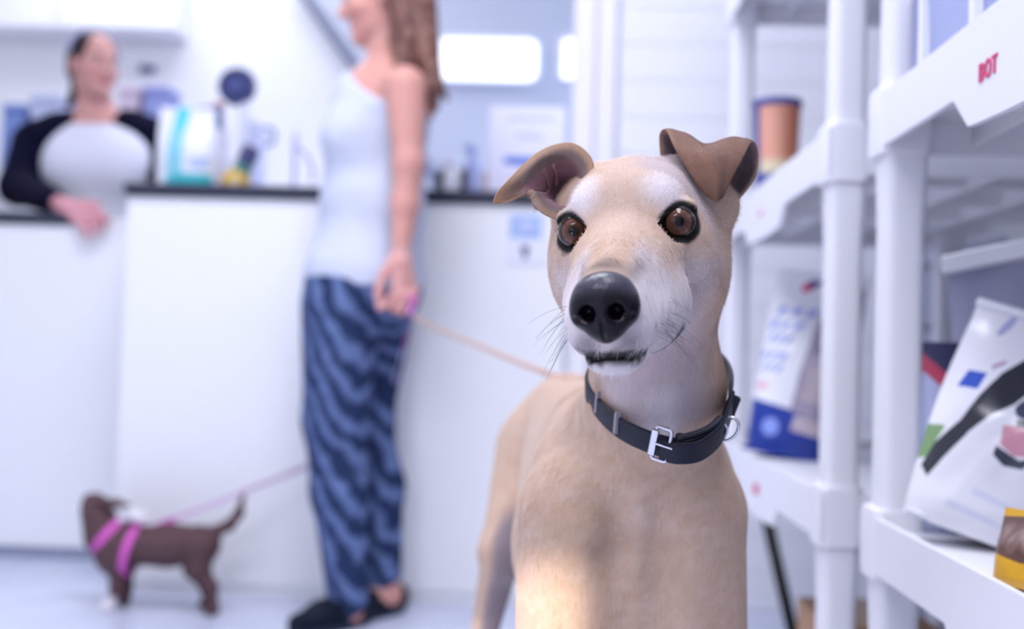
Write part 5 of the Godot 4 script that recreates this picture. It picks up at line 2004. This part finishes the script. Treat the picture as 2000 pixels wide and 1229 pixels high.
func build_leads() -> void:
	# pink lead of the small dog: from its harness behind the woman's legs up to her hand
	var c := P(300, 1032, 2.755)
	var t := thing("dog_lead", "pale pink lead running from the small brown dog behind the woman's legs to her hand", "lead", c)
	var pts := spline([P(292, 1034, 2.76), P(322, 1022, 2.76), P(352, 1010, 2.76), P(470, 963, 2.77), P(600, 911, 2.85), P(690, 872, 2.90), P(742, 830, 2.89), P(762, 770, 2.82), P(778, 715, 2.72), P(792, 665, 2.60), P(802, 622, 2.545), P(802, 596, 2.535)], 8)
	var cols := []
	for i in pts.size():
		var f := float(i) / (pts.size() - 1)
		var col := S(226, 198, 226)
		if f < 0.17:
			col = S(210, 92, 186)
		elif f > 0.40 and f < 0.47:
			col = S(224, 150, 214)
		elif f > 0.72 and f < 0.79:
			col = S(206, 208, 236)
		elif f >= 0.79 and f < 0.86:
			col = S(206, 120, 196)
		elif f >= 0.86 and f < 0.92:
			col = S(140, 140, 204)
		elif f >= 0.92:
			col = S(196, 128, 206)
		cols.append(col)
	var a := Acc.new()
	ribbon(a, pts, [Vector3(0.2, 1, 0.2)], 0.0135, 0.003, Color.WHITE, false, cols)
	part("strap", a, vmat(0.6), t)
	a = Acc.new()
	tube(a, circle(P(803, 590, 2.538), Vector3(0.010, 0, 0.004), Vector3(0.0, 0.012, 0.002), 20), [0.0045], 8, S(222, 126, 200), 1.0, true)
	part("handle", a, vmat(0.6), t)
	# tan lead of the greyhound
	c = P(806, 616, 2.54)
	t = thing("dog_lead", "thin tan lead running from the woman's hand to the greyhound", "lead", c)
	a = Acc.new()
	ribbon(a, spline([P(790, 592, 2.535), P(806, 616, 2.535), P(836, 634, 2.42), P(900, 661, 2.1), P(1000, 703, 1.72), P(1100, 739, 1.36), P(1175, 735, 1.12), P(1262, 682, 0.948)], 8), [Vector3(0, 1, 0.3)], 0.0085, 0.0028)
	part("strap", a, mat(D(212, 178, 162), 0.6), t)
	a = Acc.new()
	tube(a, circle(P(1262, 684, 0.949), Vector3(0.007, 0, 0.002), Vector3(0, 0.008, 0.002), 18), [0.0014], 8, Color.WHITE, 1.0, true)
	part("clip", a, mat(D(190, 190, 198), 0.3, 0.5), t)

func build_small_dog() -> void:
	var z := 2.76
	var t := thing("small_dog", "small brown dog in a pink harness standing on the floor at the left, tail raised", "dog", Vector3(P(310, 1100, z).x, 0, -z))
	var o := []
	o += chain([P(236, 1066, z), P(330, 1066, z), P(392, 1062, z)], [0.052, 0.047, 0.046], 0.03)
	o.append(ell(P(222, 1080, z), Vector3(0.045, 0.055, 0.048), 0.03))
	o += chain([P(226, 1052, z), P(192, 1004, z + 0.01)], [0.043, 0.034], 0.03)
	o.append(ell(P(184, 988, z + 0.015), Vector3(0.031, 0.033, 0.034), 0.02))
	o.append(cap(P(180, 1004, z + 0.02), P(171, 1034, z + 0.045), 0.024, 0.014, 0.012))
	o.append(cap(P(186, 1015, z), P(190, 1050, z), 0.028, 0.034, 0.02))
	for s in 2:
		var dz := -0.03 if s == 0 else 0.035
		var dx := 0.0 if s == 0 else 18.0
		var fx := P(228 + dx, 1150, z + dz)
		var paw := P(214 + dx * 1.7, 1185, z + dz)
		o += chain([P(226 + dx, 1095, z + dz), fx, Vector3(paw.x, 0.018, paw.z)], [0.026, 0.014, 0.0115], 0.015)
		o.append(ell(Vector3(paw.x - 0.006, 0.012, paw.z), Vector3(0.019, 0.012, 0.014), 0.008))
		var h1 := P(418 - dx * 0.7, 1188, z + dz)
		o += chain([P(396, 1068, z + dz * 0.7), P(388 - dx * 0.5, 1110, z + dz), P(413 - dx * 0.6, 1146, z + dz), Vector3(h1.x, 0.018, h1.z)], [0.042, 0.025, 0.0135, 0.0115], 0.016)
		o.append(ell(Vector3(h1.x - 0.006, 0.012, h1.z), Vector3(0.019, 0.012, 0.014), 0.008))
	o += chain([P(424, 1037, z), P(448, 1026, z), P(466, 1004, z), P(475, 970, z)], [0.016, 0.0125, 0.0105, 0.006], 0.015)
	# ears
	o.append(cap(P(196, 980, z - 0.015), P(228, 983, z - 0.03), 0.011, 0.010, 0.01))
	o.append(cap(P(228, 983, z - 0.03), P(254, 988, z - 0.03), 0.010, 0.004, 0.008))
	o.append(cap(P(172, 974, z + 0.01), P(167, 1012, z + 0.0), 0.010, 0.006, 0.008))
	var a := Acc.new()
	var wx := P(214, 1185, z - 0.03)
	nets(a, o, 0.0045, func(p: Vector3, n: Vector3) -> Color:
		var w := furn.get_noise_3dv(p * 90.0)
		var c := S(84, 62, 66).lerp(S(100, 76, 78), 0.5 + w)
		c = c.lerp(S(236, 228, 232), bump(p.distance_to(Vector3(wx.x, 0.01, wx.z)), 0.032, 0.008))
		c = c.lerp(S(226, 218, 226), bump(p.distance_to(P(204, 1100, z - 0.02)), 0.016, 0.008) * 0.6)
		return c)
	part("body", a, vmat(0.7, 0.3), t)
	for s in [-1.0, 1.0]:
		a = Acc.new()
		var e := P(172, 992, z + 0.02) + Vector3(-0.004, 0, s * 0.017 + 0.0)
		lathe(a, Transform3D(Basis(Vector3.BACK, PI / 2), e), [Vector2(0.001, -0.006), Vector2(0.005, -0.004), Vector2(0.006, 0), Vector2(0.005, 0.004), Vector2(0.001, 0.006)], 14)
		part("eye", a, mat(D(20, 14, 14), 0.1), t)
	a = Acc.new()
	nets(a, [ell(P(169, 1040, z + 0.05), Vector3(0.008, 0.007, 0.008), 0.003)], 0.002, plain_color(S(30, 24, 28)))
	part("nose", a, vmat(0.35), t)
	# harness
	var pink := mat(D(216, 96, 190), 0.6)
	t = thing("dog_harness", "pink harness on the small brown dog", "harness", P(250, 1060, z))
	var n0 := P(214, 1048, z)
	var d0 := (P(238, 1018, z) - P(191, 1078, z)) * 0.5
	a = Acc.new()
	var ax := d0.cross(Vector3.BACK).normalized()
	ribbon(a, circle(n0, d0 * 1.12, Vector3(0, 0, 0.053), 36), [ax], 0.021, 0.004, Color.WHITE, true)
	part("neck_strap", a, pink, t)
	a = Acc.new()
	var g0 := P(260, 1076, z)
	var d1 := (P(272, 1030, z) - P(249, 1122, z)) * 0.5
	ribbon(a, circle(g0, d1 * 1.06, Vector3(0, 0, 0.060), 36), [d1.cross(Vector3.BACK).normalized()], 0.020, 0.004, Color.WHITE, true)
	part("girth_strap", a, pink, t)
	a = Acc.new()
	ribbon(a, spline([P(238, 1014, z), P(256, 1020, z), P(274, 1026, z), P(294, 1030, z)], 5), [Vector3(0, 0, 1)], 0.018, 0.004)
	part("back_strap", a, pink, t)
	a = Acc.new()
	nets(a, [ell(P(252, 1004, z), Vector3(0.026, 0.016, 0.022), 0.01), ell(P(274, 1010, z - 0.006), Vector3(0.022, 0.012, 0.018), 0.01), ell(P(240, 1012, z - 0.01), Vector3(0.016, 0.012, 0.016), 0.01)], 0.004, plain_color(S(232, 228, 234)))
	part("white_bow", a, vmat(0.8), t)

func build_receptionist() -> void:
	var T := 3.76
	var t := thing("person", "smiling woman with tied dark hair in a black and white top leaning behind the desk", "person", Vector3(P(190, 500, T).x, 0, -T))
	var skin := S(214, 158, 150)
	var hx := Transform3D(Basis(Vector3.UP, deg_to_rad(48)) * Basis(Vector3.RIGHT, deg_to_rad(3)), P(184, 128, 3.70))
	var k := 0.95
	var torso := [ell(P(196, 320, T), Vector3(0.180, 0.17, 0.11), 0.06), ell(P(155, 330, T - 0.045), Vector3(0.095, 0.085, 0.075), 0.08), ell(P(248, 325, T - 0.045), Vector3(0.095, 0.085, 0.075), 0.08), ell(P(185, 440, T), Vector3(0.155, 0.20, 0.105), 0.05)]
	var shoulders := [cap(P(78, 278, T), P(292, 272, T), 0.062, 0.060, 0.05), cap(P(120, 258, T), P(255, 254, T), 0.055, 0.055, 0.05)]
	var arm_r := [cap(P(66, 285, T - 0.01), P(36, 365, T - 0.10), 0.060, 0.048, 0.03), cap(P(36, 365, T - 0.10), P(104, 393, 3.42), 0.046, 0.030, 0.03)]
	var arm_l := [cap(P(300, 278, T), P(326, 360, T - 0.05), 0.056, 0.046, 0.03), cap(P(326, 360, T - 0.05), P(300, 378, 3.50), 0.044, 0.030, 0.03)]
	var lower := [cap(P(150, 520, T + 0.04), P(150, 900, T + 0.06), 0.085, 0.06, 0.03), cap(P(225, 520, T + 0.04), P(225, 900, T + 0.06), 0.085, 0.06, 0.03)]
	for px in [150.0, 225.0]:
		var f := P(px, 900, T + 0.06)
		lower.append(cap(f, Vector3(f.x, 0.05, f.z), 0.058, 0.038, 0.02))
		lower.append(cap(Vector3(f.x, 0.038, f.z), Vector3(f.x, 0.034, f.z + 0.13), 0.036, 0.030, 0.02))
	var neck := [cap(hx * Vector3(0, -0.05, -0.015), P(190, 232, T), 0.052, 0.055, 0.03), cap(P(188, 225, T - 0.01), P(196, 250, T - 0.02), 0.06, 0.055, 0.03)]
	var a := Acc.new()
	nets(a, torso + shoulders + arm_r + arm_l + lower + neck, 0.013, plain_color(skin), [[P(185, 205, T), Vector3.UP]])
	nets(a, head_prims(hx, k) + neck, 0.0036, face_color(hx, k, skin, S(214, 130, 132)), [[P(185, 216, T), Vector3.DOWN]])
	var hand := [cap(P(104, 393, 3.42), P(130, 404, 3.37), 0.026, 0.026, 0.012), cap(P(128, 402, 3.37), P(165, 414, 3.325), 0.024, 0.019, 0.012), cap(P(126, 412, 3.36), P(150, 428, 3.318), 0.021, 0.016, 0.012)]
	hand += chain([P(165, 408, 3.325), P(192, 413, 3.30), P(212, 432, 3.292)], [0.0115, 0.0098, 0.008], 0.005)
	hand += chain([P(163, 417, 3.318), P(186, 426, 3.292), P(199, 447, 3.288)], [0.0115, 0.0100, 0.008], 0.005)
	hand += chain([P(157, 425, 3.315), P(176, 438, 3.290), P(184, 458, 3.287)], [0.0112, 0.0096, 0.0078], 0.005)
	hand += chain([P(148, 430, 3.315), P(161, 444, 3.290), P(167, 460, 3.287)], [0.0100, 0.0086, 0.007], 0.005)
	hand += chain([P(140, 398, 3.36), P(168, 396, 3.335), P(192, 400, 3.32)], [0.013, 0.0105, 0.008], 0.006)
	nets(a, hand, 0.0034, plain_color(S(216, 154, 162)))
	var skinm := vmat(0.5, 0.35)
	part("body", a, skinm, t)
	eyes(t, hx, k)
	a = Acc.new()
	nets(a, grown(torso, 0.010) + [half(P(190, 250, T), Vector3.UP, 0.004), half(P(190, 560, T), Vector3.DOWN, 0.004)], 0.009, plain_color(S(228, 228, 240)))
	part("shirt_front", a, vmat(0.85, 0.2), t)
	a = Acc.new()
	var yoke := grown(shoulders + arm_r + arm_l, 0.013)
	yoke.append(cap(P(190, 190, T - 0.01), P(198, 234, T - 0.03), 0.070, 0.066, 0.01, 1))
	nets(a, yoke, 0.009, plain_color(S(17, 19, 40)))
	part("sleeves", a, vmat(0.85, 0.2), t)
	a = Acc.new()
	nets(a, grown(lower, 0.012) + [half(Vector3(0, 0.09, 0), Vector3.DOWN, 0.004)], 0.014, plain_color(S(40, 42, 58)))
	part("trousers", a, vmat(0.85, 0.2), t)
	a = Acc.new()
	var at := func(x: float, y: float, zz: float) -> Vector3: return hx * (Vector3(x, y, zz) * k)
	var hair := [ell(at.call(0, 0.040, -0.024), Vector3(0.084, 0.082, 0.098) * k, 0.02, 0, hx.basis), ell(at.call(0, -0.01, -0.05), Vector3(0.076, 0.075, 0.062) * k, 0.02, 0, hx.basis)]
	hair.append(ell(at.call(0, -0.03, 0.090), Vector3(0.072, 0.090, 0.070) * k, 0.012, 1, hx.basis))
	hair.append(ell(at.call(0.0, -0.045, -0.10), Vector3(0.038, 0.05, 0.036) * k, 0.015, 0, hx.basis))
	hair.append(cap(at.call(0.0, -0.06, -0.105), P(134, 205, 3.76), 0.026, 0.012, 0.01))
	var hn := FastNoiseLite.new()
	hn.seed = 23
	hn.frequency = 1.0
	nets(a, hair, 0.0055, func(p: Vector3, _n: Vector3) -> Color: return S(38, 28, 36).lerp(S(74, 54, 58), smoothstep(0.0, 0.6, hn.get_noise_3d(p.x * 90.0, p.y * 14.0, p.z * 90.0))))
	part("hair", a, vmat(0.45, 0.4), t)
	# lilac hair band
	a = Acc.new()
	var band := PackedVector3Array()
	for i in 17:
		var an := PI * i / 16.0
		band.append(at.call(0.091 * cos(an), 0.036 + 0.090 * sin(an), -0.012))
	ribbon(a, band, [hx.basis.z], 0.020, 0.005)
	part("hair_band", a, mat(D(176, 180, 220), 0.4), t)
	# things on the wall and the back bench behind her
	var c := P(284, 133, 4.62)
	c.z = -4.645
	t = thing("wall_hook", "small dark hook on the wall right of the receptionist's face", "hook", c)
	a = Acc.new()
	boxc(a, c + Vector3(-0.035, -0.014, 0), c + Vector3(0.035, 0.014, 0.012), 0.004)
	part("plate", a, mat(D(96, 98, 144), 0.4), t)
	a = Acc.new()
	tube(a, spline([c + Vector3(0, 0.0, 0.01), c + Vector3(0, -0.01, 0.04), c + Vector3(0, 0.01, 0.055)], 5), [0.006], 8)
	part("peg", a, mat(D(70, 72, 120), 0.4), t)
	# back bench with blue packs
	c = P(160, 300, 4.4)
	t = thing("back_bench", "white bench along the wall behind the receptionist", "bench", Vector3(-1.9, 0, -4.42))
	a = Acc.new()
	boxc(a, Vector3(-2.6, 0, -4.64), Vector3(-0.95, 1.19, -4.22), 0.004)
	part("cabinet", a, mat(D(238, 238, 244), 0.4), t)
	a = Acc.new()
	boxc(a, Vector3(-2.61, 1.19, -4.645), Vector3(-0.93, 1.22, -4.2), 0.004)
	part("top", a, mat(D(226, 226, 236), 0.35), t)
	for q in [[38, 240, 0.045, 0.30, D(120, 142, 200), "blue box on the bench behind the receptionist's shoulder at the far left"], [98, 222, 0.06, 0.25, D(190, 196, 226), "pale box on the bench between the blue box and the receptionist"], [312, 205, 0.05, 0.30, D(150, 158, 212), "lilac-blue box on the bench behind the turquoise-striped bag"], [258, 205, 0.04, 0.28, D(214, 196, 214), "pale pink box on the bench right of the receptionist's neck"]]:
		c = P(q[0], 330, 4.36)
		c.y = 1.2205
		var topy: float = P(q[0], q[1] - 30, 4.36).y
		t = thing("storage_box", q[5], "box", c, "boxes on the back bench")
		a = Acc.new()
		boxc(a, c + Vector3(-q[2], 0, -0.07), Vector3(c.x + q[2], topy - 0.03, c.z + 0.07), 0.008)
		part("body", a, mat(q[4], 0.5), t)
		a = Acc.new()
		boxc(a, Vector3(c.x - q[2] - 0.004, topy - 0.032, c.z - 0.074), Vector3(c.x + q[2] + 0.004, topy, c.z + 0.074), 0.008)
		part("lid", a, mat(q[4], 0.45), t)
